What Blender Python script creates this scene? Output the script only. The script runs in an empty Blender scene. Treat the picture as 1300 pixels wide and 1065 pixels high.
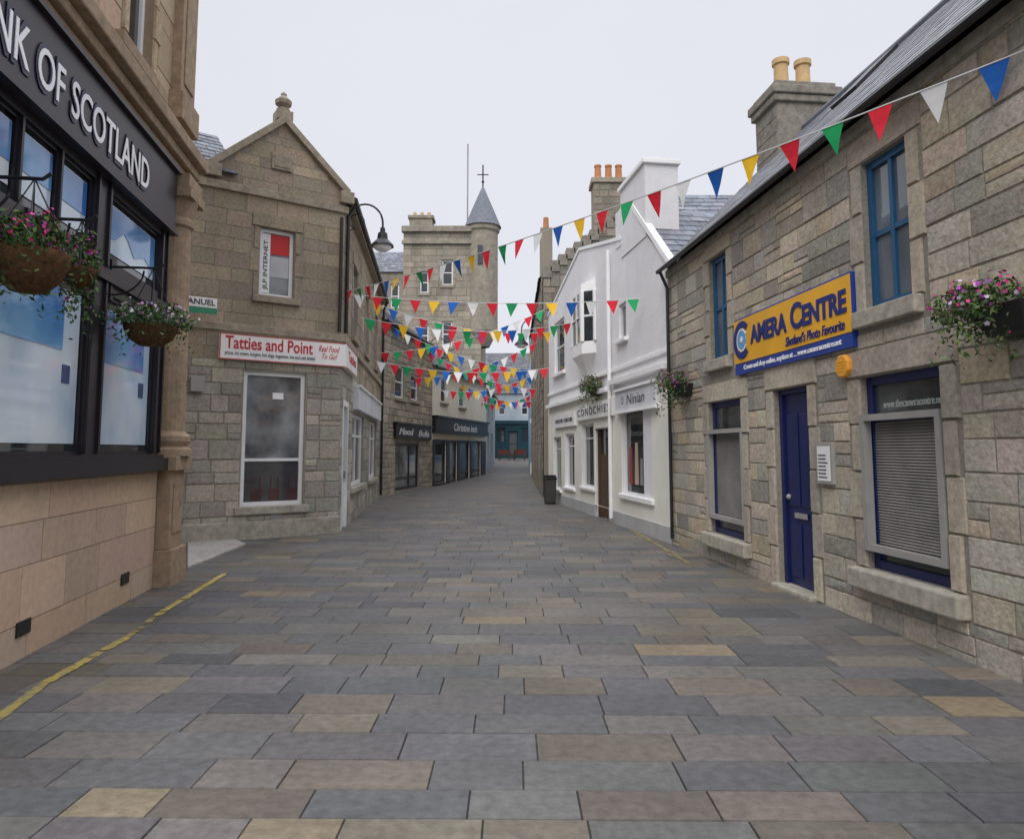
import bpy, math, random
from mathutils import Vector
R = random.Random(11)
sc = bpy.context.scene
C = sc.collection
PI = math.pi
CAMZ = 1.6; FPX = 902.0; TH = math.radians(5.26)
ct, st = math.cos(TH), math.sin(TH)

def ray(px, py):
    X = (px-650)/FPX; Y = -(py-487.5)/FPX
    return Vector((X, ct-Y*st, st+Y*ct))
def gz(Y):
    return 0.0 if Y < 32 else min((Y-32)*.028, 1.2)
def ground(px, py):
    r = ray(px, py); t = -CAMZ/r.z
    return (r.x*t, r.y*t)

# ------------------------------------------------------------------ builders
class MB:
    def __init__(s): s.v=[]; s.f=[]; s.c=[]
    def face(s, pts, c=(1,1,1)):
        i=len(s.v); s.v += [tuple(p) for p in pts]; s.f.append(list(range(i,i+len(pts)))); s.c.append(c)
    def box(s, x0,x1,y0,y1,z0,z1,c=(1,1,1)):
        i=len(s.v)
        s.v += [(x0,y0,z0),(x1,y0,z0),(x1,y1,z0),(x0,y1,z0),(x0,y0,z1),(x1,y0,z1),(x1,y1,z1),(x0,y1,z1)]
        for q in ((3,2,1,0),(4,5,6,7),(0,1,5,4),(1,2,6,5),(2,3,7,6),(3,0,4,7)):
            s.f.append([i+k for k in q]); s.c.append(c)
    def prism(s, pts, y0, y1, c=(1,1,1)):      # pts in x,z ; extruded along y
        n=len(pts); i=len(s.v)
        s.v += [(x,y0,z) for x,z in pts]+[(x,y1,z) for x,z in pts]
        s.f.append(list(range(i,i+n))); s.c.append(c)
        s.f.append(list(range(i+2*n-1,i+n-1,-1))); s.c.append(c)
        for k in range(n):
            j=(k+1)%n
            s.f.append([i+k,i+n+k,i+n+j,i+j]); s.c.append(c)
    def plan(s, pts, z0, z1, c=(1,1,1), top=None):  # pts x,y ; extruded along z, optional other top outline
        n=len(pts); i=len(s.v); t=top or pts
        s.v += [(x,y,z0) for x,y in pts]+[(x,y,z1) for x,y in t]
        s.f.append(list(range(i+n-1,i-1,-1))); s.c.append(c)
        s.f.append(list(range(i+n,i+2*n))); s.c.append(c)
        for k in range(n):
            j=(k+1)%n
            s.f.append([i+k,i+j,i+n+j,i+n+k]); s.c.append(c)
    def tube(s, pts, r, n=8, c=(1,1,1)):
        pts=[Vector(p) for p in pts]; i=len(s.v); m=len(pts)
        for k,p in enumerate(pts):
            t=(pts[min(k+1,m-1)]-pts[max(k-1,0)]).normalized()
            a=Vector((0,0,1)) if abs(t.z)<.9 else Vector((1,0,0))
            e1=t.cross(a).normalized(); e2=t.cross(e1)
            for q in range(n):
                an=2*PI*q/n
                s.v.append(tuple(p+e1*math.cos(an)*r+e2*math.sin(an)*r))
        for k in range(m-1):
            for q in range(n):
                w=(q+1)%n
                s.f.append([i+k*n+q,i+k*n+w,i+(k+1)*n+w,i+(k+1)*n+q]); s.c.append(c)
        s.f.append([i+q for q in range(n)]); s.c.append(c)
        s.f.append([i+(m-1)*n+q for q in range(n)]); s.c.append(c)
    def lathe(s, prof, cx=0, cy=0, n=20, c=(1,1,1)):
        i=len(s.v); m=len(prof)
        for r,z in prof:
            for q in range(n):
                an=2*PI*q/n; s.v.append((cx+r*math.cos(an),cy+r*math.sin(an),z))
        for k in range(m-1):
            for q in range(n):
                w=(q+1)%n
                s.f.append([i+k*n+q,i+k*n+w,i+(k+1)*n+w,i+(k+1)*n+q]); s.c.append(c)
    def ring(s, cx, cz, r0, r1, y0, y1, n=32, a0=0, a1=2*PI, c=(1,1,1)):
        for q in range(n):
            A=a0+(a1-a0)*q/n; B=a0+(a1-a0)*(q+1)/n
            p=[(cx+r*math.cos(a),cz+r*math.sin(a)) for r,a in ((r0,A),(r1,A),(r1,B),(r0,B))]
            s.face([(x,y0,z) for x,z in p],c)
            s.face([(p[1][0],y0,p[1][1]),(p[1][0],y1,p[1][1]),(p[2][0],y1,p[2][1]),(p[2][0],y0,p[2][1])],c)
    def build(s, name, mat, par=None, smooth=False, at=None, bevel=0):
        me=bpy.data.meshes.new(name); me.from_pydata(s.v,[],s.f); me.update()
        a=me.color_attributes.new('Col','FLOAT_COLOR','CORNER')
        buf=[]
        for p,c in zip(me.polygons,s.c):
            buf += [c[0],c[1],c[2],1.0]*p.loop_total
        a.data.foreach_set('color',buf)
        if smooth:
            me.polygons.foreach_set('use_smooth',[True]*len(me.polygons))
        me.materials.append(mat)
        o=bpy.data.objects.new(name,me); C.objects.link(o)
        if par: o.parent=par
        if at:
            o.location=at[0]; o.rotation_euler=(0,0,at[1])
        if bevel:
            b=o.modifiers.new('bevel','BEVEL'); b.width=bevel; b.segments=2; b.limit_method='ANGLE'
        return o

def empty(name, label, cat, loc, rz=0, group=None):
    o=bpy.data.objects.new(name,None); C.objects.link(o)
    o.location=loc; o.rotation_euler=(0,0,rz); o.empty_display_size=.2
    o['label']=label; o['category']=cat
    if group: o['group']=group
    return o
def struct(o, label, cat):
    o['kind']='structure'; o['label']=label; o['category']=cat; return o

class Face:
    def __init__(s, A, B):
        s.A=Vector(A); s.B=Vector(B); d=s.B-s.A; s.L=d.length; s.d=d/s.L
        s.ang=math.atan2(d.y,d.x); s.n=Vector((s.d.y,-s.d.x))
    def uz(s, px, py, off=0):
        r=ray(px,py); P=s.A+s.n*off
        t=P.dot(s.n)/(r.x*s.n.x+r.y*s.n.y)
        p=Vector((r.x*t,r.y*t))
        return ((p-s.A).dot(s.d), CAMZ+r.z*t)
    def rect(s, x0,y0,x1,y1,off=0):
        a=s.uz(x0,y0,off); b=s.uz(x1,y1,off)
        return (a[0],b[1],b[0],a[1])
    def w(s, u, y, z):
        p=s.A+s.d*u-s.n*y
        return (p.x,p.y,z)
    def root(s, name, label, cat, u=0, z=0, y=0, group=None):
        return empty(name,label,cat,s.w(u,y,z),s.ang,group)
    def rel(s, other):
        q=other.A-s.A
        return ((q.dot(s.d), -q.dot(s.n), 0), other.ang-s.ang)

def jit(c, a=.12):
    k=1+R.uniform(-a,a); return tuple(max(0,x*k*(1+R.uniform(-.03,.03))) for x in c)

def block(mb, x0,x1,z0,z1,y,col,gap=.006,bev=.012,proud=.012,wob=.006,rock=0):
    if x1-x0<.03 or z1-z0<.03: return
    i=len(mb.v); g=gap
    w=lambda: R.uniform(-wob,wob)
    P=proud*R.uniform(.6,1.4)
    o=[(x0+g,z0+g),(x1-g,z0+g),(x1-g,z1-g),(x0+g,z1-g)]
    o=[(a+w(),b+w()) for a,b in o]
    bv=min(bev,(x1-x0)*.25,(z1-z0)*.25)
    sg=[(1,1),(-1,1),(-1,-1),(1,-1)]
    mb.v += [(a,y+.004,b) for a,b in o]+[(a+bv*p,y-P+w()*.5,b+bv*q) for (a,b),(p,q) in zip(o,sg)]
    if rock:
        n0=len(mb.v); k=R.uniform(.3,.7); l=R.uniform(.35,.65)
        mb.v.append((x0+(x1-x0)*k,y-P-R.uniform(-.2,1)*rock,z0+(z1-z0)*l))
        for k in range(4):
            mb.f.append([i+4+k,i+4+(k+1)%4,n0]); mb.c.append(tuple(c*R.uniform(.97,1.03) for c in col))
    else:
        mb.f.append([i+4,i+5,i+6,i+7]); mb.c.append(col)
    for k in range(4):
        j=(k+1)%4; mb.f.append([i+k,i+j,i+4+j,i+4+k]); mb.c.append(tuple(c*.9 for c in col))

def masonry(mb,u0,u1,z0,z1,ch,ln,holes,pal,y=0,proud=.012,gap=.006,outline=None,split=.0,wob=.005,var=.14,bev=.012,rock=0):
    zs=[z0]
    for z in sorted([h[1] for h in holes]+[h[3] for h in holes]+[z1]):
        if z0<z<=z1 and z-zs[-1]>.09: zs.append(z)
    if zs[-1]<z1: zs.append(z1)
    cs=[]
    for a,b in zip(zs,zs[1:]):
        n=max(1,round((b-a)/ch)); e=[a+(b-a)*k/n for k in range(n+1)]
        for k in range(1,n): e[k]+=R.uniform(-.22,.22)*(b-a)/n
        cs += list(zip(e,e[1:]))
    for a,b in cs:
        lo,hi=u0,u1
        if outline:
            lo,hi=outline((a+b)/2); lo=max(lo,u0); hi=min(hi,u1)
            if hi-lo<.1: continue
        fr=[(lo,hi)]
        for h in holes:
            if h[1]<b-.002 and h[3]>a+.002:
                nf=[]
                for p,q in fr:
                    if h[2]<=p or h[0]>=q: nf.append((p,q)); continue
                    if h[0]>p: nf.append((p,h[0]))
                    if h[2]<q: nf.append((h[2],q))
                fr=nf
        for p,q in fr:
            x=p
            first=True
            while x<q-.001:
                l=R.uniform(*ln)*(R.uniform(.5,1) if first else 1); first=False
                if q-x-l<ln[0]*.7: l=q-x
                if split and R.random()<split and b-a>.16:
                    m=a+(b-a)*R.uniform(.35,.65)
                    k=x+l*R.uniform(.35,.65) if R.random()<.5 and l>.4 else x+l
                    block(mb,x,x+l,a,m,y,jit(R.choice(pal),var),gap,bev,proud,wob,rock)
                    block(mb,x,k,m,b,y,jit(R.choice(pal),var),gap,bev,proud,wob,rock)
                    if k<x+l: block(mb,k,x+l,m,b,y,jit(R.choice(pal),var),gap,bev,proud,wob,rock)
                else:
                    block(mb,x,x+l,a,b,y,jit(R.choice(pal),var),gap,bev,proud,wob,rock)
                x+=l

def wallgrid(mb,u0,u1,z0,z1,holes,col,y=0,depth=.25):
    us=sorted({u0,u1}|{min(max(h[k],u0),u1) for h in holes for k in (0,2)})
    zs=sorted({z0,z1}|{min(max(h[k],z0),z1) for h in holes for k in (1,3)})
    for a,b in zip(us,us[1:]):
        for c,d in zip(zs,zs[1:]):
            m=((a+b)/2,(c+d)/2)
            if any(h[0]<m[0]<h[2] and h[1]<m[1]<h[3] for h in holes): continue
            mb.face([(a,y,c),(b,y,c),(b,y,d),(a,y,d)],col)
    for h in holes:
        a,c,b,d=h
        mb.face([(a,y,c),(a,y,d),(a,y+depth,d),(a,y+depth,c)],col)
        mb.face([(b,y,c),(b,y+depth,c),(b,y+depth,d),(b,y,d)],col)
        mb.face([(a,y,d),(b,y,d),(b,y+depth,d),(a,y+depth,d)],col)
        mb.face([(a,y,c),(a,y+depth,c),(b,y+depth,c),(b,y,c)],col)
def shell(mb,u0,u1,y0,y1,z0,z1,col):
    mb.face([(u0,y1,z0),(u0,y0,z0),(u0,y0,z1),(u0,y1,z1)],col)
    mb.face([(u1,y0,z0),(u1,y1,z0),(u1,y1,z1),(u1,y0,z1)],col)
    mb.face([(u1,y1,z0),(u0,y1,z0),(u0,y1,z1),(u1,y1,z1)],col)

def slates(mb,p00,p10,p11,p01,rows,cols,pal,lift=.018,riser=.6):
    p00,p10,p11,p01=map(Vector,(p00,p10,p11,p01))
    n=(p10-p00).cross(p01-p00).normalized()
    if n.z<0: n=-n
    def at(s,t): return (p00*(1-s)+p10*s)*(1-t)+(p01*(1-s)+p11*s)*t
    mb.face([p00-n*.012,p10-n*.012,p11-n*.012,p01-n*.012],tuple(c*.4 for c in pal[0]))
    for r in range(rows):
        t0=r/rows; t1=min(1,(r+1.2)/rows); of=(r%2)*.5+R.uniform(-.08,.08)
        for c in range(-1,cols+1):
            s0=max(0,(c+of)/cols); s1=min(1,(c+1+of)/cols-.006/cols*6)
            if s1-s0<.002: continue
            col=jit(R.choice(pal),.2); k=lift*R.uniform(.7,1.3); d=R.uniform(-.08,.05)/rows
            tt=max(0,t0+d)
            a=at(s0,tt)+n*k; b=at(s1,tt)+n*k; e=at(s1,t1)+n*.002; f=at(s0,t1)+n*.002
            mb.face([a,b,e,f],col)
            mb.face([at(s0,tt)-n*.008,at(s1,tt)-n*.008,b,a],tuple(x*riser for x in col))

# ------------------------------------------------------------------ materials
def M(name,col=None,rough=.85,ns=6,na=.25,bs=60,bump=.15,spec=.3,ls=.7,la=.15,metal=0,streak=.35,bd=.01,col2=None):
    m=bpy.data.materials.new(name); m.use_nodes=True; nt=m.node_tree; N=nt.nodes; L=nt.links
    b=N['Principled BSDF']; b.inputs['Roughness'].default_value=rough; b.inputs['Metallic'].default_value=metal
    b.inputs['Specular IOR Level'].default_value=spec
    tc=N.new('ShaderNodeTexCoord')
    if col is None:
        base=N.new('ShaderNodeAttribute'); base.attribute_name='Col'; src=base.outputs['Color']
    elif col2:
        base=N.new('ShaderNodeMix'); base.data_type='RGBA'
        base.inputs[6].default_value=(*col,1); base.inputs[7].default_value=(*col2,1); src=base.outputs[2]
        t=N.new('ShaderNodeTexNoise'); t.inputs['Scale'].default_value=ns; t.inputs['Detail'].default_value=3
        L.new(tc.outputs['Object'],t.inputs['Vector'])
        r=N.new('ShaderNodeMapRange'); r.inputs[1].default_value=.38; r.inputs[2].default_value=.62; L.new(t.outputs[0],r.inputs[0]); L.new(r.outputs[0],base.inputs[0])
    else:
        base=N.new('ShaderNodeRGB'); base.outputs[0].default_value=(*col,1); src=base.outputs[0]
    def nz(scale,amt,st_):
        mp=N.new('ShaderNodeMapping'); mp.inputs['Scale'].default_value=(1,1,st_); L.new(tc.outputs['Object'],mp.inputs[0])
        t=N.new('ShaderNodeTexNoise'); t.inputs['Scale'].default_value=scale; t.inputs['Detail'].default_value=7; t.inputs['Roughness'].default_value=.6
        L.new(mp.outputs[0],t.inputs['Vector'])
        r=N.new('ShaderNodeMapRange'); r.inputs[1].default_value=.3; r.inputs[2].default_value=.7
        r.inputs[3].default_value=1-amt; r.inputs[4].default_value=1+amt
        L.new(t.outputs[0],r.inputs[0]); return r.outputs[0]
    mul=N.new('ShaderNodeMath'); mul.operation='MULTIPLY'
    L.new(nz(ns,na,1),mul.inputs[0]); L.new(nz(ls,la,streak),mul.inputs[1])
    vm=N.new('ShaderNodeVectorMath'); vm.operation='SCALE'
    L.new(src,vm.inputs[0]); L.new(mul.outputs[0],vm.inputs['Scale']); L.new(vm.outputs[0],b.inputs['Base Color'])
    if bump:
        t=N.new('ShaderNodeTexNoise'); t.inputs['Scale'].default_value=bs; t.inputs['Detail'].default_value=5
        L.new(tc.outputs['Object'],t.inputs['Vector'])
        bp=N.new('ShaderNodeBump'); bp.inputs['Strength'].default_value=bump; bp.inputs['Distance'].default_value=bd
        L.new(t.outputs[0],bp.inputs['Height']); L.new(bp.outputs[0],b.inputs['Normal'])
    return m
STONE=M('rubble stone',None,.9,22,.26,40,.55,.2,.8,.18,bd=.014)
ASHLAR=M('dressed stone',None,.88,20,.24,60,.45,.2,.8,.26)
SMASH=M('smooth sandstone ashlar',None,.85,14,.12,90,.2,.22,.7,.14,bd=.006)
SLATE=M('roof slate',None,.55,6,.25,40,.25,.4,.8,.15)
PAVE=M('paving slab',None,.56,16,.24,60,.45,.32,1.1,.18,streak=1)
HARL=M('white harling',(.92,.91,.92),.9,3,.04,60,1,.2,.6,.07,bd=.03)
SMWHITE=M('white render',(.9,.9,.89),.8,3,.05,40,.15,.3,.6,.06)
SHOPCR=M('cream shopfront render',(.88,.86,.78),.75,3,.05,40,.15,.3,.6,.07)
CREAM=M('cream harling',(.84,.8,.68),.9,4,.06,60,.5,.2,.6,.08)
PALEB=M('pale blue render',(.36,.54,.7),.85,4,.06,50,.3,.2)
PALEW=M('pale blue white render',(.55,.64,.7),.85,4,.06,50,.3,.2)
TEAL=M('teal paint',(.012,.06,.08),.5,4,.1,40,.1,.4)
GREYW=M('grey render',(.48,.48,.48),.85,4,.08,50,.3,.2)
TRIM=M('stone trim',(.34,.29,.225),.88,10,.28,50,.4,.2)
TRIMB=M('brown stone trim',(.36,.265,.18),.85,10,.25,50,.35,.25)
TRIMG=M('grey stone trim',(.4,.37,.31),.88,10,.28,50,.4,.2)
TRIMP=M('tower stone trim',(.31,.28,.225),.88,3,.25,30,.4,.2)
CHIM=M('grey chimney stone',(.24,.22,.185),.9,8,.3,40,.5,.2)
BLACKM=M('black metal',(.012,.012,.014),.4,10,.1,40,.05,.5)
BINM=M('dark grey bin',(.06,.055,.052),.5,6,.15,40,.1,.4)
DARKF=M('dark shopfront paint',(.016,.013,.018),.35,6,.1,40,.03,.5)
NAVY=M('navy paint',(.01,.018,.1),.4,6,.1,40,.05,.5)
NAVYD=M('deep navy plate',(.006,.008,.045),.4,6,.1,40,.05,.5)
BLUEF=M('blue window paint',(.02,.1,.22),.5,6,.12,40,.1,.4)
WHITEP=M('white paint',(.82,.82,.82),.45,6,.04,40,.03,.4)
GREYM=M('grey aluminium',(.34,.33,.31),.5,6,.08,40,.03,.4)
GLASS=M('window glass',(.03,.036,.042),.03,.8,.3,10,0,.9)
GLASSK=M('glass with painted sky reflection',(.08,.098,.115),.03,.7,.3,10,0,.9,col2=(.14,.165,.19))  # sky reflection put into the base colour of the upper panes
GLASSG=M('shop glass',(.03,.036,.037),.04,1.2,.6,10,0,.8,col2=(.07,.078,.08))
GLASSL=M('shop glass painted as lit',(.07,.075,.08),.04,1.1,.3,10,0,.9,col2=(.19,.2,.21))  # pale lit interior and reflections painted into an opaque pane
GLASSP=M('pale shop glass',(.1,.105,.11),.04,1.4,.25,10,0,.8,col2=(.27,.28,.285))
WINPANEL=M('pale window panel',(.5,.51,.52),.35,3,.1,10,0,.5)
SLAT=M('beige grey blind slats',(.25,.24,.22),.55,3,.2,10,0,.3)
YELS=M('yellow sign vinyl',(.88,.45,.025),.4,3,.03,10,0,.4)
BLUES=M('blue sign vinyl',(.02,.06,.32),.4,3,.03,10,0,.4)
LETW=M('white lettering',(.95,.95,.95),.4,3,.02,10,0,.4)
LETR=M('red lettering',(.55,.02,.03),.5,3,.02,10,0,.4)
LETN=M('navy lettering',(.01,.025,.18),.5,3,.02,10,0,.4)
LETK=M('dark grey lettering',(.05,.05,.06),.5,3,.02,10,0,.4)
SIGNW=M('white sign board',(.88,.87,.86),.45,3,.03,10,0,.4)
SIGNG=M('pale grey sign board',(.66,.67,.7),.5,3,.03,10,0,.4)
REDP=M('red print',(.62,.03,.03),.5,3,.05,10,0,.4)
SKYP=M('blue print',(.1,.4,.82),.3,2.5,.3,10,0,.5)
CLOUDP=M('blue print and reflection',(.035,.17,.5),.06,1.1,.08,10,0,.8,col2=(.2,.42,.68))
PALEP=M('pale print and reflection',(.72,.8,.87),.06,.9,.08,10,0,.8,col2=(.42,.56,.7))
TERRA=M('terracotta',(.6,.42,.22),.8,8,.15,50,.2,.2)
TERRAR=M('red terracotta',(.5,.22,.1),.8,8,.15,50,.2,.2)
COIR=M('coir basket',(.11,.06,.03),.95,30,.4,80,.8,.1)
LEAF=M('leaves',None,.6,20,.2,30,0,.3)
PETAL=M('petals',None,.6,20,.1,30,0,.2)
WOODB=M('brown wood',(.11,.07,.045),.6,8,.25,40,.2,.3)
ORANGE=M('orange plastic',(.8,.36,.04),.4,3,.05,10,0,.5)
YLINE=M('worn yellow road paint',(.54,.41,.08),.8,18,.12,60,.3,.2,col2=(.27,.23,.13))
YFAINT=M('faint yellow road paint',(.42,.34,.1),.8,14,.1,60,.3,.2,col2=(.22,.2,.14))
CORD=M('white cord',(.7,.7,.7),.7,3,.05,10,0,.2)
REDC=M('red brown chair paint',(.22,.045,.03),.5,3,.05,10,0,.3)
LEAD=M('lead grey',(.18,.195,.23),.6,5,.2,40,.1,.3)
FADED=M('faded white lettering',(.4,.45,.42),.5,3,.02,10,0,.3)
GREENP=M('green print',(.05,.25,.15),.5,3,.05,10,0,.3)
AUB=M('aubergine fascia',(.026,.018,.024),.4,4,.15,30,.03,.5)
DARKP=M('dark blue print',(.03,.07,.2),.3,6,.4,10,0,.5)
DIM=M('painted dim pane',(.07,.07,.075),.05,2,.4,10,0,.8)  # dimness behind the glass is put into this flat colour
DIMR=M('red chairs painted dim',(.09,.045,.045),.1,5,.3,10,0,.6)  # red darkened in the colour to look dim behind glass
FL={'r':M('red flag',(.75,.03,.05),.7,9,.1,20,.1,.2),'w':M('white flag',(.85,.85,.85),.7,9,.06,20,.1,.2),
    'g':M('green flag',(.02,.36,.12),.7,9,.1,20,.1,.2),'y':M('yellow flag',(.9,.55,.03),.7,9,.1,20,.1,.2),
    'b':M('blue flag',(.02,.13,.5),.7,9,.1,20,.1,.2)}
P_CC=[(.46,.405,.315),(.385,.345,.285),(.51,.45,.35),(.345,.32,.27),(.42,.385,.325),(.48,.43,.35),(.31,.29,.255),(.44,.395,.335),(.39,.365,.32),(.49,.415,.305)]
P_TB=[(.36,.3,.22),(.325,.275,.205),(.395,.325,.235),(.3,.255,.195)]
P_TG=[(.37,.345,.3),(.42,.385,.325),(.315,.295,.26),(.45,.4,.33)]
P_BK=[(.58,.42,.3),(.54,.4,.29),(.61,.45,.325),(.51,.38,.28),(.56,.43,.33)]
P_FAR=[(.38,.335,.27),(.33,.3,.25),(.42,.365,.285)]
P_DK=[(.27,.24,.19),(.22,.2,.165),(.31,.27,.21)]
P_SL=[(.11,.115,.135),(.13,.135,.155),(.09,.095,.11),(.14,.14,.155)]
P_SLC=[(.2,.205,.23),(.23,.235,.26),(.17,.175,.195),(.25,.25,.265)]
P_SL2=[(.18,.195,.235),(.155,.17,.2),(.21,.22,.255)]
MORT=(.3,.27,.225)

# ------------------------------------------------------------------ pieces
def text(s,par,x0,x1,z0,z1,y,mat,name='lettering',shear=0,off=0,ext=.004,caps=False,space=1,words=1):
    cu=bpy.data.curves.new('t','FONT'); cu.body=s; cu.shear=shear; cu.offset=off; cu.space_character=space; cu.space_word=words
    cu.resolution_u=4
    if caps:
        cu.small_caps_scale=.78
        for i,ch in enumerate(s): cu.body_format[i].use_small_caps=ch.islower()
    ob=bpy.data.objects.new('t',cu); C.objects.link(ob)
    dg=bpy.context.evaluated_depsgraph_get()
    src=bpy.data.meshes.new_from_object(ob.evaluated_get(dg))
    xs=[v.co.x for v in src.vertices]; ys=[v.co.y for v in src.vertices]
    sx=(x1-x0)/(max(xs)-min(xs)); sz=(z1-z0)/(max(ys)-min(ys)); mx,my=min(xs),min(ys)
    V=[(x0+(v.co.x-mx)*sx,v.co.y) for v in src.vertices]
    mb=MB()
    front=[(a,y-ext,z0+(b-my)*sz) for a,b in V]; back=[(a,y+ext,z0+(b-my)*sz) for a,b in V]
    n=len(V); mb.v=front+back
    ec={}
    for p in src.polygons:
        q=list(p.vertices); mb.f.append(q); mb.c.append((1,1,1))
        for i in range(len(q)):
            k=(q[i],q[(i+1)%len(q)]); ec[k]=1
    for a,b in list(ec):
        if (b,a) not in ec:
            mb.f.append([a,a+n,b+n,b]); mb.c.append((1,1,1))
    o=mb.build(name,mat,par)
    bpy.data.objects.remove(ob); bpy.data.curves.remove(cu); bpy.data.meshes.remove(src)
    return o

def window(par,r,mat,recess=.12,fw=.05,nv=(),nh=(),glass=None,sill=None,sillmat=None,y=0,name='window',at=None,surround=None,blind=None):
    u0,z0,u1,z1=r; yb=y+recess; m=MB()
    m.box(u0,u0+fw,yb,yb+.06,z0,z1); m.box(u1-fw,u1,yb,yb+.06,z0,z1)
    m.box(u0+fw,u1-fw,yb+.002,yb+.06,z1-fw,z1); m.box(u0+fw,u1-fw,yb+.002,yb+.06,z0,z0+fw)
    bw=fw*.7
    for k in nv:
        c=u0+(u1-u0)*k; m.box(c-bw/2,c+bw/2,yb+.006,yb+.055,z0+fw,z1-fw)
    for k in nh:
        c=z0+(z1-z0)*k; m.box(u0+fw,u1-fw,yb+.01,yb+.05,c-bw/2,c+bw/2)
    o=m.build(name,mat,par,at=at)
    p=MB(); p.face([(u0+fw*.5,yb+.035,z0+fw*.5),(u1-fw*.5,yb+.035,z0+fw*.5),(u1-fw*.5,yb+.035,z1-fw*.5),(u0+fw*.5,yb+.035,z1-fw*.5)])
    p.build('pane',glass or GLASS,o)
    if blind:
        b=MB(); zb=z1-fw-(z1-z0-2*fw)*blind
        b.box(u0+fw,u1-fw,yb+.03,yb+.034,zb,z1-fw); b.build('blind',WINPANEL,o)
    if sill:
        s=MB(); s.box(u0-.12,u1+.12,y-.09,y+recess-.003,z0-sill,z0-.001); s.build('sill',sillmat or TRIM,o,bevel=.012)
    if surround:
        s=MB(); w,pal=surround
        def bl(a,b,c,d): block(s,a,b,c,d,y-.002,jit(R.choice(pal),.08),.004,.012,.022,.002)
        bl(u0-w,u1+w,z1,z1+.27)
        n=max(2,round((z1-z0)/.42))
        for k in range(n):
            a=z0+(z1-z0)*k/n; b=z0+(z1-z0)*(k+1)/n
            ex_=.13 if k%2 else 0
            bl(u0-w*.75-ex_*.5,u0,a,b); bl(u1,u1+w*.75+ex_*.5,a,b)
        s.build('surround',ASHLAR,o)
    return o

def foliage(name,par,cx,cy,cz,rx,ry,rz,n,size,pal,mat,shell_=.45,low=-1,trail=0,flower=False):
    m=MB()
    for k in range(n):
        while True:
            d=Vector((R.uniform(-1,1),R.uniform(-1,1),R.uniform(low,1)))
            if shell_<d.length<1: break
        lump=1+.3*math.sin(7*d.x+3*d.z)*math.cos(5*d.y+2)
        p=Vector((cx+d.x*rx*lump,cy+d.y*ry*lump,cz+d.z*rz*lump))
        if trail and R.random()<trail:
            p.z-=R.random()**1.5*rz*1.6*(.5+math.hypot(d.x,d.y))
        s=size*R.uniform(.6,1.3)
        a=Vector((R.gauss(0,1),R.gauss(0,1),R.gauss(0,1))).normalized()
        if flower:
            nrm=(d+a*.5).normalized(); e1=nrm.cross(Vector((.3,.2,1))).normalized(); e2=nrm.cross(e1)
            col=jit(R.choice(pal),.2)
            m.face([p+(e1*math.cos(t)+e2*math.sin(t))*s*(.6 if i%2 else 1) for i,t in enumerate([2*PI*i/10 for i in range(10)])],col)
        else:
            e1=a; e2=e1.cross(Vector((R.gauss(0,1),R.gauss(0,1),1))).normalized()
            col=jit(R.choice(pal),.3)
            m.face([p-e1*s,p-e1*s*.1+e2*s*.42,p+e1*s,p-e1*s*.1-e2*s*.42],col)
    return m.build(name,mat,par)
P_LF=[(.08,.15,.035),(.055,.11,.03),(.12,.17,.045),(.09,.15,.06),(.04,.07,.025)]
P_PK=[(.6,.03,.26),(.7,.08,.4),(.55,.02,.15),(.4,.06,.45)]
P_WP=[(.75,.72,.75),(.6,.5,.65),(.7,.7,.72),(.35,.22,.55),(.65,.3,.5)]
ex=lambda r,a,b,c: (r[0]-a,r[1]-b,r[2]+a,r[3]+c)

# ================================================================== SETTING
g=MB()
ys=[-150,0,20,32,40,50,60,75,110,400]
for a,b in zip(ys,ys[1:]):
    g.face([(-400,a,gz(a)-.013),(400,a,gz(a)-.013),(400,b,gz(b)-.013),(-400,b,gz(b)-.013)],(.085,.082,.078))
struct(g.build('ground',PAVE),'dark ground under the town and the paving joints','ground')
pv=MB()
P_PV=[(.122,.121,.122)]*5+[(.138,.132,.127)]*6+[(.106,.106,.109)]*3+[(.155,.144,.13)]*4+[(.176,.153,.122)]*3+[(.146,.127,.105)]*3+[(.222,.18,.122)]
y=1.0; tilt=-.012
while y<66:
    h=R.choice([.27,.29,.32,.35,.37])
    if y>40: h*=1.6
    x=-9-R.random()
    xe=5.5
    while x<xe:
        l=R.uniform(.38,.82)*(1.6 if y>40 else 1)
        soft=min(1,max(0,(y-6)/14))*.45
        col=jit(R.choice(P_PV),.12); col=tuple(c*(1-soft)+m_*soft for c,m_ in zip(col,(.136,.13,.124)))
        g_=.002; dz=R.uniform(-.0018,.0018); bv=.0035
        i=len(pv.v)
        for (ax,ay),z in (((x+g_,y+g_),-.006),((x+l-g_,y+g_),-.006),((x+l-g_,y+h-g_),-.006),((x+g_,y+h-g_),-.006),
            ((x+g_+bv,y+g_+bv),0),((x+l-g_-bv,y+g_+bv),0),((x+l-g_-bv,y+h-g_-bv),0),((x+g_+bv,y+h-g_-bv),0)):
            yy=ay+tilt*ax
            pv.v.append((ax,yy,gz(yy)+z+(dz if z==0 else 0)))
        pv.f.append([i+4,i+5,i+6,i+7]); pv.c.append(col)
        for k in range(4):
            j=(k+1)%4; pv.f.append([i+k,i+j,i+4+j,i+4+k]); pv.c.append(tuple(c*.75 for c in col))
        x+=l
    y+=h
struct(pv.build('street',PAVE),'mixed grey and tan flagstone paving of the pedestrian street','street')
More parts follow.
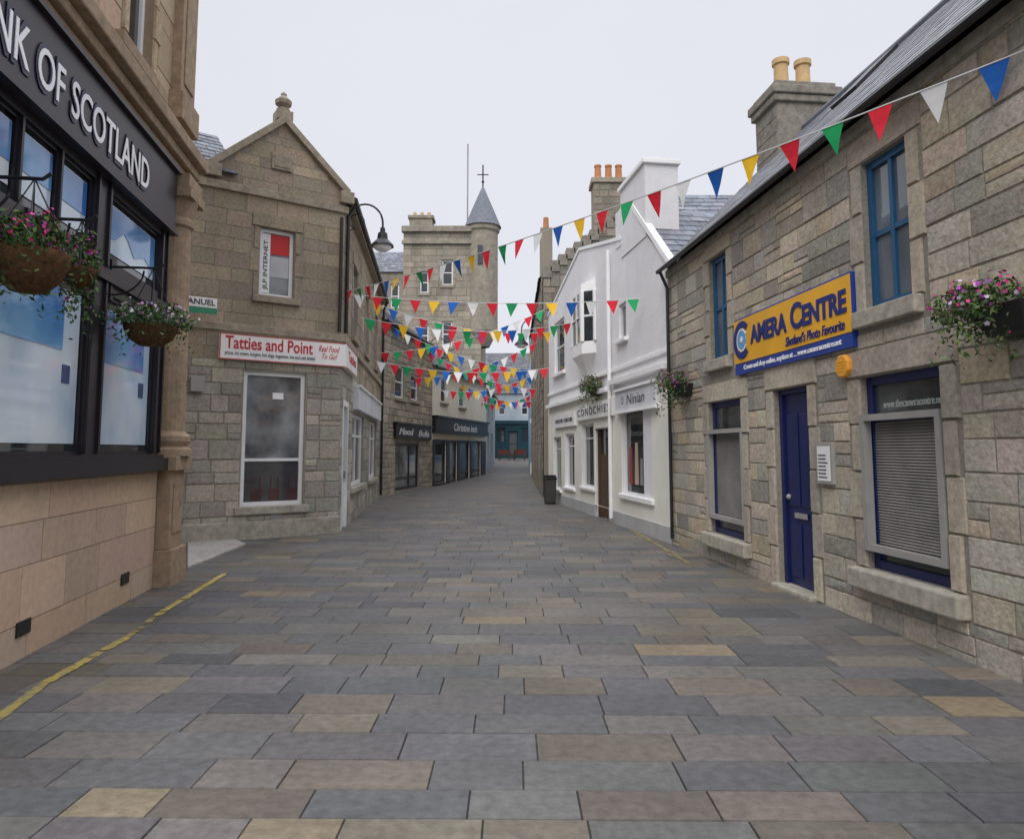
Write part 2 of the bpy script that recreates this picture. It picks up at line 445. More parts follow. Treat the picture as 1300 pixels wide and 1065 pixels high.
def line(p0,p1,w,wear,label,mat):
    a=Vector(ground(*p0)); b=Vector(ground(*p1)); d=(b-a); L=d.length; d/=L; n=Vector((-d.y,d.x))
    m=MB(); s=0
    k0=w*.45; k1=w*.5
    while s<L:
        l=R.uniform(.015,.05); j0=w*R.uniform(.34,.54); j1=w*R.uniform(.34,.54)
        if R.random()>wear:
            e=min(L,s+l)
            q=[a+d*s-n*k0,a+d*e-n*j0,a+d*e+n*j1,a+d*s+n*k1]
            m.face([(p.x,p.y,.006) for p in q])
        k0,k1=j0,j1
        s+=l
    o=m.build('painted_line',mat); struct(o,label,'road marking')
line((60,866),(162,809),.09,.05,'yellow painted line beside the bank, nearest clear stretch',YLINE)
line((163,808.5),(199,781.5),.07,.4,'almost worn away yellow line between the two clear stretches',YFAINT)
line((199,781.5),(286,728),.085,.07,'yellow painted line beside the bank plinth',YLINE)
line((-14,921),(59,866.5),.08,.2,'worn yellow line end at the lower left corner',YFAINT)
line((784,662),(874,715),.07,.12,'thin faint yellow line along the white shops on the right',YFAINT)
m=MB(); pts=[ground(*p) for p in ((238,722),(312,692),(300,686),(238,680))]
m.plan(pts,-.01,.03,(.42,.4,.37)); struct(m.build('ramp',PAVE,bevel=.01),'pale stone ramp at the lane mouth beside the bank','ramp')

# ================================================================== BANK (left)
FB=Face((-3.391,3.0),(-4.345,9.5))
UE=6.12
bk=FB.root('bank_building','sandstone bank with black timber front at the left edge','building')
W1=(.95,1.55,3.44,3.1); W2=(3.76,1.55,5.2,3.1)
trs=[(.95,3.42,1.55,4.1),(1.58,3.42,2.16,4.1),(2.19,3.42,2.78,4.1),(2.81,3.42,3.42,4.1),(3.76,3.42,5.2,4.1)]
m=MB(); masonry(m,-.5,5.5,-.02,1.34,.335,(.65,1.15),[],P_BK,gap=.002,proud=.005,bev=.004,wob=.0008,var=.06)
wallgrid(m,-.5,UE,-.1,1.36,[],(.33,.24,.175))
wallgrid(m,5.4,UE,1.36,5.0,[],(.3,.22,.15))
upw=(4.0,5.85,4.72,8.2)
wallgrid(m,-.5,UE,5.0,12,[upw],(.3,.22,.15))
masonry(m,-.5,UE-.02,5.5,12,.4,(.7,1.2),[(upw[0]-.16,upw[1]-.2,upw[2]+.16,upw[3]+.25)],[(.5,.38,.26),(.46,.34,.23),(.54,.4,.28)],gap=.003,proud=.006,bev=.005,wob=.001,var=.08)
shell(m,-.5,UE,0,6,-.1,12,(.4,.3,.2)); m.face([(-.5,0,12),(UE,0,12),(UE,6,12),(-.5,6,12)],(.1,.1,.1))
m.build('wall',SMASH,bk)
m=MB(); wallgrid(m,-.5,5.42,1.36,4.2,[W1,W2]+trs,(1,1,1),y=-.03,depth=.14)
m.box(-.5,5.44,-.14,-.03,1.36,1.5); m.box(-.5,5.43,-.09,-.031,1.5,1.54)
for u in (3.47,3.73,5.23,5.4): m.box(u-.02,u+.02,-.055,-.03,1.56,4.18)
m.box(-.5,5.41,-.075,-.03,3.2,3.32)
m.build('shopfront',DARKF,bk)
for r in (W1,W2):
    w=window(bk,r,DARKF,recess=.03,fw=.035,y=-.03,glass=GLASS)
    a,b,c,d=r; k=c-a
    s=MB(); s.box(a+.05,c-.05,.026,.031,b+.1,d-.12); s.build('poster',PALEP,w)
    s=MB(); s.box(a+.06,c-.06-.12*k,.02,.025,b+.9,d-.13); s.build('print_and_reflection',CLOUDP,w)
    s=MB(); s.box(c-.34,c-.2,.0205,.0235,b+.62,b+.78); s.build('poster_label',DARKP,w)
for i,r in enumerate(trs):
    w=window(bk,r,DARKF,recess=.03,fw=.03,y=-.03,glass=GLASS)
    a,b,c,d=r; q=c-a
    s=MB(); s.box(a+.05,c-.05,.024,.03,b+.12,d-.07); s.build('poster',PALEP,w)  # on the narrow transoms these panels paint a pale blue reflection
    s=MB()
    if i==4: s.prism([(a+.055,d-.08),(a+.055,b+.24),(a+q*.2,b+.28),(a+q*.34,b+.4),(a+q*.42,b+.36),(a+q*.55,b+.22),(a+q*.75,b+.3),(c-.055,b+.2),(c-.055,d-.08)],.018,.023)
    else: s.box(a+.055,c-.055,.018,.023,b+.3,d-.08)
    s.build('print_and_reflection',CLOUDP,w)
m=MB(); m.box(-.5,UE,-.1,0,4.99,5.1); m.box(-.5,UE+.01,-.17,0,5.1,5.22); m.box(-.5,UE+.04,-.26,0,5.22,5.38); m.box(-.5,UE+.02,-.2,0,5.38,5.46)
m.build('cornice',TRIMB,bk,bevel=.02)
m=MB(); m.box(-.5,UE,-.06,0,5.46,5.6); m.box(3.7,5.0,-.1,0,5.602,5.74); m.build('string_course',TRIMB,bk,bevel=.01)
m=MB(); m.box(-.5,UE+.05,-.3,0,9.6,9.9); m.build('upper_cornice',TRIMB,bk,bevel=.01)
window(bk,upw,WHITEP,recess=.1,fw=.07,nh=(.5,),glass=GLASS,surround=(.18,[(.5,.38,.26)]))
pc=5.79
m=MB(); m.box(5.5,6.08,-.2,0,-.1,.42); m.box(5.54,6.04,-.15,0,.42,1.35); m.box(5.48,6.1,-.22,0,1.35,1.52)
m.box(5.63,5.95,-.165,-.15,.6,1.2)
m.build('pilaster_plinth',TRIMB,bk,bevel=.015)
m=MB(); m.lathe([(.29,1.52),(.29,1.6),(.23,1.64),(.27,1.7),(.27,1.76),(.2,1.82)],pc,0,24); m.lathe([(.2,1.82),(.195,3),(.175,4.35)],pc,0,24)
m.build('pilaster_shaft',TRIMB,bk,smooth=False)
m=MB(); m.lathe([(.175,4.35),(.21,4.38),(.21,4.44),(.185,4.48),(.25,4.7)],pc,0,24); m.box(5.5,6.08,-.25,0,4.7,4.82); m.box(5.52,6.06,-.22,0,4.82,4.99)
m.build('pilaster_capital',TRIMB,bk)
m=MB(); m.box(5.3,5.98,-.17,0,5.6,5.95); m.box(5.36,5.92,-.12,0,5.95,9.6); m.box(5.46,5.82,-.14,-.12,6.1,9.4); m.build('upper_pilaster',TRIMB,bk,bevel=.015)
for u,z in ((2.55,.18),(4.55,.2)):
    m=MB(); m.box(u,u+.2,-.018,0,z,z+.11); m.build('air_vent',BLACKM,bk)
t=FB.root('fascia_sign','dark fascia with raised white capital letters above the bank windows','sign',u=-.5,z=4.2)
m=MB(); m.box(0,5.95,-.1,-.004,0,.74); m.box(0,5.96,-.15,-.004,.74,.785); m.box(0,5.96,-.14,-.004,-.03,.0)
m.build('board',AUB,t)
uD=FB.uz(190,230,.12)[0]+.5
text('BANK OF SCOTLAND',t,uD-3.4,uD+.03,.13,.53,-.106,NAVYD,'letter_backing',off=.035,ext=.004,words=1.15)
text('BANK OF SCOTLAND',t,uD-3.36,uD-.005,.17,.49,-.114,LETW,'lettering',off=.006,ext=.003,words=1.15)

# ================================================================== CORNER SHOP
FT=Face((-6.29,11.81),(-3.36,13.9)); FS=Face((-3.36,13.9),(-4.45,23.9))
tb=FT.root('corner_shop_building','brown stone corner shop with finial topped gable','building')
gw=FT.rect(310,470,384,640); uw=FT.rect(331,288,372,380)
gc=2.34; ghw=1.25; zF=6.7; zA=7.83; zW=6.62
m=MB(); wallgrid(m,-1.5,3.6,-.1,zW,[gw,uw],MORT)
m.face([(gc-ghw,0,zW),(gc+ghw,0,zW),(gc+ghw,0,zF),(gc,0,zA),(gc-ghw,0,zF)],MORT)
masonry(m,-1.5,3.6,-.05,3.2,.27,(.28,.6),[ex(gw,.02,.16,.02)],P_TG,proud=.012,split=.12,wob=.004,rock=.006,gap=.0045)
masonry(m,-1.5,3.6,3.2,zW,.3,(.45,.9),[ex(uw,.16,.14,.22)],P_TB,proud=.006,gap=.003,wob=.002,var=.1,bev=.004)
masonry(m,gc-ghw,gc+ghw,zW,zA,.26,(.35,.7),[],P_TB,proud=.006,gap=.003,wob=.002,var=.1,bev=.004,
        outline=lambda z:(gc-ghw*min(1,(zA-z)/(zA-zF))+.05,gc+ghw*min(1,(zA-z)/(zA-zF))-.05))
m.build('wall',ASHLAR,tb)
rel=FT.rel(FS)
swin=[(2.0,.75,4.6,2.42),(6.2,.75,8.6,2.42)]; sdoor=(.3,.0,1.2,2.6); sup=[(1.6,4.1,2.5,5.7),(4.4,4.1,5.3,5.7),(7.4,4.1,8.3,5.7)]
m=MB(); wallgrid(m,0,10.06,-.1,6.6,swin+[sdoor]+sup,MORT)
masonry(m,0,10.06,-.05,3.2,.27,(.28,.6),swin+[sdoor],P_TG,proud=.012,wob=.004,rock=.006,gap=.0045)
masonry(m,0,10.06,3.2,6.6,.3,(.4,.8),[ex(r,.15,.12,.2) for r in sup],P_TB,proud=.007,gap=.004,wob=.002,var=.12)
shell(m,0,10.06,0,2.2,-.1,6.6,MORT)
m.build('side_wall',ASHLAR,tb,at=rel)
for r in swin: window(tb,r,WHITEP,recess=.05,fw=.08,nv=(.5,),nh=(.7,),glass=GLASSL,sill=.12,sillmat=TRIMG,at=rel)
for r in sup: window(tb,r,WHITEP,recess=.08,fw=.07,nh=(.5,),sill=.12,at=rel,surround=(.15,P_TB))
m=MB(); m.box(.3,.42,-.02,.16,0,2.6); m.box(1.08,1.2,-.02,.16,0,2.6); m.box(.42,1.08,-.01,.16,2.48,2.6); m.box(.42,1.08,.04,.1,0,.9)
d=m.build('door',WHITEP,tb,at=rel); m=MB(); m.face([(.42,.08,.9),(1.08,.08,.9),(1.08,.08,2.48),(.42,.08,2.48)]); m.build('pane',GLASSG,d)
m=MB(); m.box(1.02,1.05,-.0,.04,1.0,1.15); m.build('handle',GREYM,d)
m=MB(); m.box(0.02,10.0,-.07,0,3.72,3.86); m.build('side_string_course',TRIM,tb,at=rel,bevel=.012)
m=MB(); m.box(0,10.06,-.16,0,6.5,6.62); m.build('eaves_course',TRIM,tb,at=rel,bevel=.012)
m=MB(); m.tube([(.0,-.2,6.6),(10.06,-.2,6.6)],.06); m.build('gutter',BLACKM,tb,at=rel)
m=MB(); m.tube([(.12,-.2,6.55),(.12,-.06,6.3),(.12,-.06,3.9)],.04); m.build('downpipe',BLACKM,tb,at=rel)
m=MB(); m.tube([(9.9,-.2,6.55),(9.9,-.09,6.3),(9.9,-.09,.1)],.04); m.build('downpipe',BLACKM,tb,at=rel)
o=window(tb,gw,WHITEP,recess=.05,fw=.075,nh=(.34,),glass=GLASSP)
zt=gw[1]+(gw[3]-gw[1])*.34
s=MB(); s.box(gw[0]+.55,gw[0]+.75,.075,.08,gw[3]-.5,gw[3]-.38); s.build('ceiling_light',LETW,o)
s=MB(); s.box(gw[0]+.08,gw[2]-.08,.08,.084,gw[1]+.08,zt-.04); s.build('lower_pane_panel',DIM,o)  # dark reflection of the lower pane painted as a flat panel
for k in range(3):
    s=MB()
    x=gw[0]+.2+k*.33; s.box(x,x+.2,.0785,.0795,gw[1]+.09,gw[1]+.3); s.box(x+.02,x+.05,.0785,.0795,gw[1]+.3,gw[1]+.52); s.box(x+.15,x+.18,.0785,.0795,gw[1]+.3,gw[1]+.52)
    s.build('chair_back',DIMR,o)
s=MB(); s.box(gw[0]-.1,gw[2]+.1,-.08,.045,gw[1]-.14,gw[1]-.002); s.build('sill',TRIMG,o,bevel=.01)
o=window(tb,uw,WHITEP,recess=.08,fw=.065,nh=(),glass=GLASSL,sill=.13,surround=(.16,P_TB))
a,b,c,d=uw
s=MB(); s.box(a+.07,a+.22,.103,.112,b+.08,d-.08); s.build('poster_strip',SIGNW,o)
s=MB(); s.box(a+.23,c-.07,.106,.112,d-.46,d-.08); s.build('poster',REDP,o)
s=MB(); s.box(a+.23,c-.07,.106,.112,b+.4,d-.5); s.build('blind',WINPANEL,o)  # pale grey panel, the pane's reflection put into its colour
tx=text('JLP INTERNET',o,0,d-b-.35,0,.1,0,LETK,'lettering',off=.01,ext=.002); tx.rotation_euler=(0,-PI/2,0); tx.location=(a+.195,.099,b+.14)
m=MB(); m.box(-1.5,3.66,-.07,0,6.3,6.45); m.build('string_course',TRIM,tb,bevel=.012)
m=MB(); m.box(-1.5,3.64,-.05,0,3.72,3.86); m.build('lower_string_course',TRIM,tb,bevel=.012)
m=MB(); th=.12
for sgn in (-1,1):
    e=gc+sgn*(ghw+.02); m.prism([(e,zF-.02),(gc,zA),(gc,zA+th*1.35),(e+sgn*.08,zF+.08)] if sgn<0 else [(gc,zA),(e,zF-.02),(e+sgn*.08,zF+.08),(gc,zA+th*1.35)],-.1,.28)
    m.box(e-.14,e+.14,-.13,.28,zF-.2,zF+.04)
m.build('skew_coping',TRIM,tb,bevel=.01)
m=MB(); m.box(gc-.15,gc+.15,-.06,.24,zA+.08,zA+.26); m.lathe([(.0,zA+.26),(.12,zA+.26),(.13,zA+.32),(.07,zA+.36),(.15,zA+.42),(.16,zA+.49),(.09,zA+.56),(.05,zA+.6),(.06,zA+.63),(.0,zA+.7)],gc,.09,16)
m.build('finial',TRIM,tb)
pl=FT.rect(345,193,370,220)
m=MB(); m.box(pl[0],pl[2],-.05,0,pl[1],pl[3]); m.box(pl[0]+.05,pl[2]-.05,-.062,-.05,pl[1]+.05,pl[3]-.05); m.build('plaque',TRIM,tb,bevel=.006)
m=MB(); slates(m,(-1.5,-.12,6.6),(1.5,-.12,6.6),(1.5,1.7,8.0),(-1.5,1.7,8.0),10,12,P_SL2)
slates(m,(gc-ghw-.05,.05,6.68),(gc-ghw-.05,2.6,6.68),(gc,2.6,7.8),(gc,.05,7.8),8,9,P_SL2); slates(m,(gc+ghw+.03,.05,6.68),(gc+ghw+.03,2.6,6.68),(gc,2.6,7.8),(gc,.05,7.8),8,9,P_SL2)
m.build('roof',SLATE,tb)
m=MB(); slates(m,(0.05,-.12,6.62),(10.06,-.12,6.62),(10.06,1.3,7.6),(.6,1.3,7.6),8,34,P_SL2)
m.face([(10.06,-.1,6.6),(10.06,2.6,6.6),(10.06,1.3,7.58)],(.1,.1,.1)); m.face([(.05,2.6,6.6),(10.06,2.6,6.6),(10.06,1.3,7.58),(.6,1.3,7.58)],(.1,.1,.1))
m.build('side_roof',SLATE,tb,at=rel)
v=FT.rect(241,478,257,498); m=MB(); m.box(v[0],v[2],-.1,0,v[1],v[3]); m.build('utility_box',GREYM,tb,bevel=.01)  # plain grey metal utility box on the wall, not a lamp
v=FT.rect(343,652,357,664); m=MB(); m.box(v[0],v[2],-.03,0,v[1],v[3]); m.build('air_vent',GREYM,tb)
m=MB(); m.box(-1.5,3.62,-.05,0,-.1,.32); m.build('base_course',TRIMG,tb,bevel=.015)
m=MB(); m.tube([(3.52,-.06,6.2),(3.52,-.06,3.9)],.035); m.build('downpipe',BLACKM,tb)
sr=FT.rect(278,423,427,466); sh=sr[3]-sr[1]
t=FT.root('shop_sign','white wraparound sign with red title lettering above the corner shop window','sign',u=sr[0],z=sr[1])
w_=3.64-sr[0]
m=MB(); m.box(0,w_,-.09,-.0,0,sh); m.build('board',SIGNW,t)
m=MB(); m.box(0,w_,-.094,-.09,0,.014); m.box(0,w_,-.094,-.09,sh-.014,sh); m.box(0,.014,-.0945,-.09,.014,sh-.014); m.build('red_edging',REDP,t)
text('Tatties and Point',t,w_*.04,w_*.72,sh*.42,sh*.92,-.093,LETR,'title_lettering',off=.015)
text('Real Food',t,w_*.77,w_*.95,sh*.58,sh*.84,-.093,LETR,'small_lettering',shear=.35)
text('To Go!',t,w_*.8,w_*.93,sh*.28,sh*.5,-.093,LETR,'small_lettering',shear=.35)
text('pizzas, ice cream, burgers, hot dogs, baguettes, hot and cold drinks!',t,w_*.04,w_*.74,sh*.14,sh*.33,-.093,LETK,'small_lettering')
q=(FS.A-FT.A); loc=(q.dot(FT.d)-sr[0],-q.dot(FT.n),0)
m=MB(); m.box(-.02,1.9,-.1,-.0,.0,sh); m.build('side_board',SIGNW,t,at=(loc,FS.ang-FT.ang))
m=MB(); m.box(-.02,1.9,-.104,-.1,0,.014); m.box(-.02,1.9,-.104,-.1,sh-.014,sh); m.build('red_edging',REDP,t,at=(loc,FS.ang-FT.ang))
tx=text('Tatties',t,.3,1.6,sh*.35,sh*.8,-.103,LETR,'title_lettering',off=.012); tx.location=loc; tx.rotation_euler=(0,0,FS.ang-FT.ang)
t=FS.root('shop_fascia','pale grey fascia board on the flank of the corner building','sign',u=2.0,z=2.5)
m=MB(); m.box(0,6.8,-.14,-.0,0,.5); m.build('board',SIGNG,t)
m=MB(); m.box(0,6.8,-.18,-.0,.501,.55); m.build('moulding',WHITEP,t)
u,z=FT.uz(252,388,.35)
t=FT.root('lane_sign','small white and green projecting plate behind the flower basket','sign',u=u,z=z)
m=MB(); m.box(-.3,.3,-.36,-.34,-.13,.15); m.build('plate',SIGNW,t)
m=MB(); m.box(-.3,.3,-.364,-.36,-.13,-.02); m.build('green_band',GREENP,t)
text('MANUEL',t,-.28,.27,.02,.12,-.364,LETK,'lettering',off=.015)
m=MB(); m.tube([(0,-.34,.1),(0,0,.1)],.015); m.build('bracket',BLACKM,t)

# ================================================================== LEFT STONE HOUSE, CREAM SHOP, PALE SHOP
def terrace(F,name,label,eave,ridge,back,holes,wallmat,mort,pal,ch,ln,roofpal,rows,cols,z0=-.3,proud=.012):
    r=F.root(name,label,'building')
    m=MB(); wallgrid(m,0,F.L,z0,eave,holes,mort)
    if pal: masonry(m,0,F.L,z0,eave,ch,ln,[ex(h,.1,.12,.15) for h in holes],pal,proud=proud,wob=.008,rock=.012,split=.15)
    shell(m,0,F.L,0,back*2,z0,eave,mort)
    for x in (0,F.L): m.face([(x,0,eave),(x,back*2,eave),(x,back,ridge)],mort)
    m.build('wall',wallmat,r)
    m=MB(); slates(m,(-.05,-.15,eave-.05),(F.L+.05,-.15,eave-.05),(F.L+.05,back,ridge),(-.05,back,ridge),rows,cols,roofpal)
    slates(m,(-.05,back*2+.1,eave-.05),(F.L+.05,back*2+.1,eave-.05),(F.L+.05,back,ridge),(-.05,back,ridge),max(3,rows//2),cols//2,roofpal)
    rf=m.build('roof',SLATE,r)
    m=MB(); m.tube([(0,-.2,eave-.06),(F.L,-.2,eave-.06)],.06); m.build('gutter',BLACKM,r)
    return r,rf
FL_=Face((-4.5,24.3),(-3.5,31))
h1=FL_.rect(502,462,513,507); h2=FL_.rect(522,474,531,510); hs=FL_.rect(502,562,531,618)
lh,rf=terrace(FL_,'stone_house','rough grey stone house with a black shopfront and two small upper windows',6.1,7.9,2.4,[h1,h2,hs],STONE,MORT,P_FAR,.26,(.25,.6),P_SL,10,22,proud=.02)
for h in (h1,h2): window(lh,h,WHITEP,recess=.06,fw=.08,nh=(.5,),sill=.12)
window(lh,hs,DARKF,recess=.04,fw=.1,nv=(.62,),nh=(.25,),glass=GLASSL)
sg=FL_.rect(499,538,544,558)
t=FL_.root('shop_sign','small black sign with white script over a black shopfront','sign',u=sg[0],z=sg[1])
W=sg[2]-sg[0]; H=sg[3]-sg[1]
m=MB(); m.box(0,W,-.12,0,0,H); m.box(-.05,W+.05,-.2,0,H,H+.08); m.build('board',DARKF,t)
text('Mood',t,W*.08,W*.45,H*.25,H*.75,-.124,LETW,shear=.3); text('Bella',t,W*.6,W*.92,H*.2,H*.7,-.124,LETW,shear=.3)
FC=Face((-3.5,31),(-1.45,40))
cs=[FC.rect(551,560,566,612),FC.rect(570,560,580,612),FC.rect(583,560,596,608),FC.rect(599,560,610,605)]
cu_=[FC.rect(560,480,567,512),FC.rect(583,492,590,518)]
cr,rf=terrace(FC,'cream_shop_building','cream rendered building over a long black shopfront',5.3,6.9,2.6,cs+cu_,CREAM,(1,1,1),None,0,0,P_SL,9,26)
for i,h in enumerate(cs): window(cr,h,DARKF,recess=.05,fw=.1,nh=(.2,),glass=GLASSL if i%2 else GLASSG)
for h in cu_: window(cr,h,WHITEP,recess=.06,fw=.08,nh=(.5,),sill=.1)
m=MB(); wallgrid(m,.05,FC.L-.2,-.3,FC.uz(580,560)[1]+.05,[(h[0],h[1],h[2],h[3]) for h in cs],(1,1,1),y=-.04,depth=.05); m.build('shopfront',DARKF,cr)
sg=FC.rect(549,530,613,554)
t=FC.root('shop_sign','long black fascia with white script on the cream building','sign',u=.05,z=sg[1])
W=FC.L-.3; H=sg[3]-sg[1]
m=MB(); m.box(0,W,-.16,0,0,H); m.box(-.02,W+.02,-.26,0,H,H+.1); m.build('board',DARKF,t)
text('Christine Inch',t,W*.3,W*.75,H*.25,H*.78,-.164,LETW,shear=.2,off=.01)
FP=Face((-1.45,40.2),(-1.15,48))
pw=((1,1.0,2.2,2.6),(4,1.0,5.5,2.6),(1.5,3.4,2.3,4.6),(4.5,3.4,5.3,4.6))
pn,rf=terrace(FP,'pale_narrow_building','narrow pale grey building past the cream one',5.0,6.6,2,list(pw),GREYW,(1,1,1),None,0,0,P_SL,7,16)
for h in pw: window(pn,h,WHITEP,recess=.1,fw=.08,nh=(.5,))

# ================================================================== TOWER HOTEL
FH=Face((-7.5,48),(-2.1,48))
ht=FH.root('turreted_hotel','tall stone tower building with a conical turret and flagpole','building')
hw=[FH.rect(561,330,575,362),FH.rect(533,345,544,372),FH.rect(561,408,574,440),FH.rect(533,412,544,440)]
P_TW=[(.33,.295,.235),(.3,.27,.22),(.36,.32,.255)]
m=MB(); wallgrid(m,0,5.4,-.2,16.6,hw,(.27,.245,.2)); masonry(m,0,5.4,5,16.6,.42,(.5,1.1),[ex(h,.2,.2,.3) for h in hw],P_TW,proud=.02,gap=.008,wob=.01)
shell(m,0,5.4,0,8,-.2,16.6,(.27,.24,.19)); m.face([(0,0,16.6),(5.4,0,16.6),(5.4,8,16.6),(0,8,16.6)],(.1,.1,.1)); m.build('wall',ASHLAR,ht)
for h in hw: window(ht,h,WHITEP,recess=.12,fw=.1,nh=(.5,),sill=.2,surround=(.25,P_TW))
m=MB(); m.box(-.1,5.5,-.2,0,15.7,15.95); m.build('string_course',TRIMP,ht,bevel=.02)
m=MB(); m.box(-.12,5.4,-.25,.3,16.55,16.95); m.build('parapet',TRIMP,ht,bevel=.02)
m=MB(); m.box(.3,1.9,.6,1.8,16.6,17.75); m.box(.2,2.0,.5,1.9,17.75,17.95); m.build('chimney',TRIMP,ht)
for x in (.6,1.1,1.6):
    m=MB(); m.lathe([(.14,17.95),(.12,18.35),(.09,18.35)],x,1.2,10); m.build('chimney_pot',TERRA,ht)
m=MB(); m.lathe([(.5,8.6),(.9,9.4),(1.06,9.7),(1.06,16.6),(1.18,16.75),(1.18,17.1),(.95,17.1)],5.45,.6,28); tu=m.build('turret',TRIMP,ht)
m=MB(); m.box(5.15,5.5,-.54,-.42,14.2,15.5); m.build('turret_window',GLASS,tu)
m=MB(); m.lathe([(1.3,17.05),(.68,18.55),(.02,20.1)],5.45,.6,28); co=m.build('conical_roof',LEAD,ht)
m=MB(); m.tube([(5.45,.6,20.0),(5.45,.6,21.6)],.05); m.tube([(5.05,.6,20.9),(5.85,.6,20.9)],.04); m.lathe([(.0,20.25),(.13,20.37),(.0,20.5)],5.45,.6,8); m.build('weather_vane',BLACKM,ht)
m=MB(); m.tube([(4.35,1,16.6),(4.35,1,23.3)],.05); m.build('flagpole',GREYM,ht)
wr=[(-2.2,11.3,-1.5,13.0),(-.9,11.3,-.3,13.0)]
m=MB(); wallgrid(m,-3,0,-.2,13.9,wr,MORT,y=.3); masonry(m,-3,0,5,13.9,.42,(.5,1.1),[ex(h,.2,.2,.3) for h in wr],P_TW,y=.3,proud=.02,gap=.008); m.build('wing_wall',ASHLAR,ht)
for h in wr: window(ht,h,WHITEP,recess=.12,fw=.1,nh=(.5,),y=.3)
m=MB(); slates(m,(-3,.15,13.8),(0,.15,13.8),(0,3,16.0),(-3,3,16.0),9,9,P_SL2); m.build('wing_roof',SLATE,ht)

# ================================================================== FAR END
FE=Face((-1.9,62),(2.4,62))
ew=[(.5,2.2,1.3,3.5),(1.6,1.0,2.4,3.2),(2.7,2.2,3.6,3.5),(.7,4.6,1.3,5.9),(2.7,4.6,3.3,5.9)]
m=MB(); en=FE.root('end_building','teal fronted house closing the far end of the street','building')
wallgrid(m,0,4.3,.3,6.5,ew,(1,1,1)); shell(m,0,4.3,0,6,.3,6.5,(1,1,1)); m.face([(0,0,6.5),(0,6,6.5),(0,3,9.2)]); m.face([(4.3,0,6.5),(4.3,6,6.5),(4.3,3,9.2)]); m.build('wall',PALEW,en)
m=MB(); wallgrid(m,-.02,4.32,.3,3.9,ew[:3],(1,1,1),y=-.06,depth=.1); m.box(-.05,4.35,-.2,-.06,3.8,4.1); m.build('shopfront',TEAL,en)
for h in ew: window(en,h,WHITEP if h[1]>4 else TEAL,recess=.1,fw=.09,nh=(.5,))
m=MB(); slates(m,(-.1,-.15,6.45),(4.4,-.15,6.45),(4.4,3,9.2),(-.1,3,9.2),8,12,P_SL); slates(m,(-.1,6.1,6.45),(4.4,6.1,6.45),(4.4,3,9.2),(-.1,3,9.2),4,6,P_SL); rf=m.build('roof',SLATE,en)
m=MB(); m.box(3.4,4.2,2.6,3.4,8.6,10.4); m.build('chimney',TRIM,rf)
FE2=Face((-6,72),(6,72))
m=MB(); e2=FE2.root('distant_house','grey house with slate roof rising behind the far end','building')
w2=[(2+2*k,6.5,2.8+2*k,8.2) for k in range(5)]
wallgrid(m,0,12,.5,9.5,w2,(1,1,1)); shell(m,0,12,0,6,.5,9.5,(1,1,1)); m.build('wall',GREYW,e2)
for h in w2: window(e2,h,WHITEP,recess=.1,fw=.1,nh=(.5,))
m=MB(); slates(m,(-.1,-.15,9.45),(12.1,-.15,9.45),(12.1,3,11.8),(-.1,3,11.8),8,24,P_SL); m.build('roof',SLATE,e2)
FBL=Face((1.12,40.5),(5.5,40.5))
bw=[(.35,1.2,1.05,2.7),(.3,3.7,.9,5.1),(1.6,1.2,2.5,2.7),(.3,5.6,.9,6.7)]
m=MB(); bl=FBL.root('blue_building','light blue rendered house with white base beyond the white shops','building')
wallgrid(m,0,4.4,0,7.1,bw,(1,1,1)); shell(m,0,4.4,0,8,0,7.1,(1,1,1)); m.build('wall',PALEB,bl)
for h in bw: window(bl,h,WHITEP,recess=.1,fw=.07,nh=(.5,))
m=MB(); m.box(-.08,4.4,-.1,0,0,.85); m.build('white_base',SMWHITE,bl)
m=MB(); m.box(-.1,4.4,-.06,0,3.1,3.35); m.build('white_band',SMWHITE,bl)
m=MB(); slates(m,(-.1,-.15,7.05),(4.5,-.15,7.05),(4.5,3,8.6),(-.1,3,8.6),7,12,P_SL); m.build('roof',SLATE,bl)

# ================================================================== CAMERA SHOP (right)
FR=Face((2.757,12.33),(3.824,2.0)); LR=FR.L
cc=FR.root('camera_shop_building','long low grey sandstone shop with blue door and slate roof at right','building')
RC=.06
U1=FR.rect(903,332,929,452,-.04); U2=FR.rect(1097,210,1166,376,-.04)
D=FR.rect(988,496,1043,768,-.06); G1=FR.rect(902,512,950,688,-.03); G2=FR.rect(1096,480,1215,750,-.03)
D=(D[0],0.0,D[2],D[3])
holes=[U1,U2,D,G1,G2]
EV=4.75; RY=2.2; RZ=7.1
m=MB(); wallgrid(m,0,LR,-.1,EV,holes,(.29,.265,.22),depth=.3)
masonry(m,0,LR,-.05,EV,.235,(.26,.64),[ex(h,.2,.2,.27) for h in holes],P_CC,proud=.01,split=.14,wob=.005,gap=.0045,var=.14,bev=.007,rock=.007)
shell(m,0,LR,0,2*RY,-.1,EV,MORT)
for x in (0,LR): m.face([(x,0,EV),(x,2*RY,EV),(x,RY,RZ-.02)],MORT)
m.build('wall',STONE,cc)
P_DR=[(.47,.41,.325),(.43,.38,.305),(.4,.365,.3)]
for h in (U1,U2): window(cc,h,BLUEF,recess=RC,fw=.07,nv=(.5,),nh=(.5,),sill=.16,sillmat=TRIMG,surround=(.2,P_DR),glass=GLASSK)
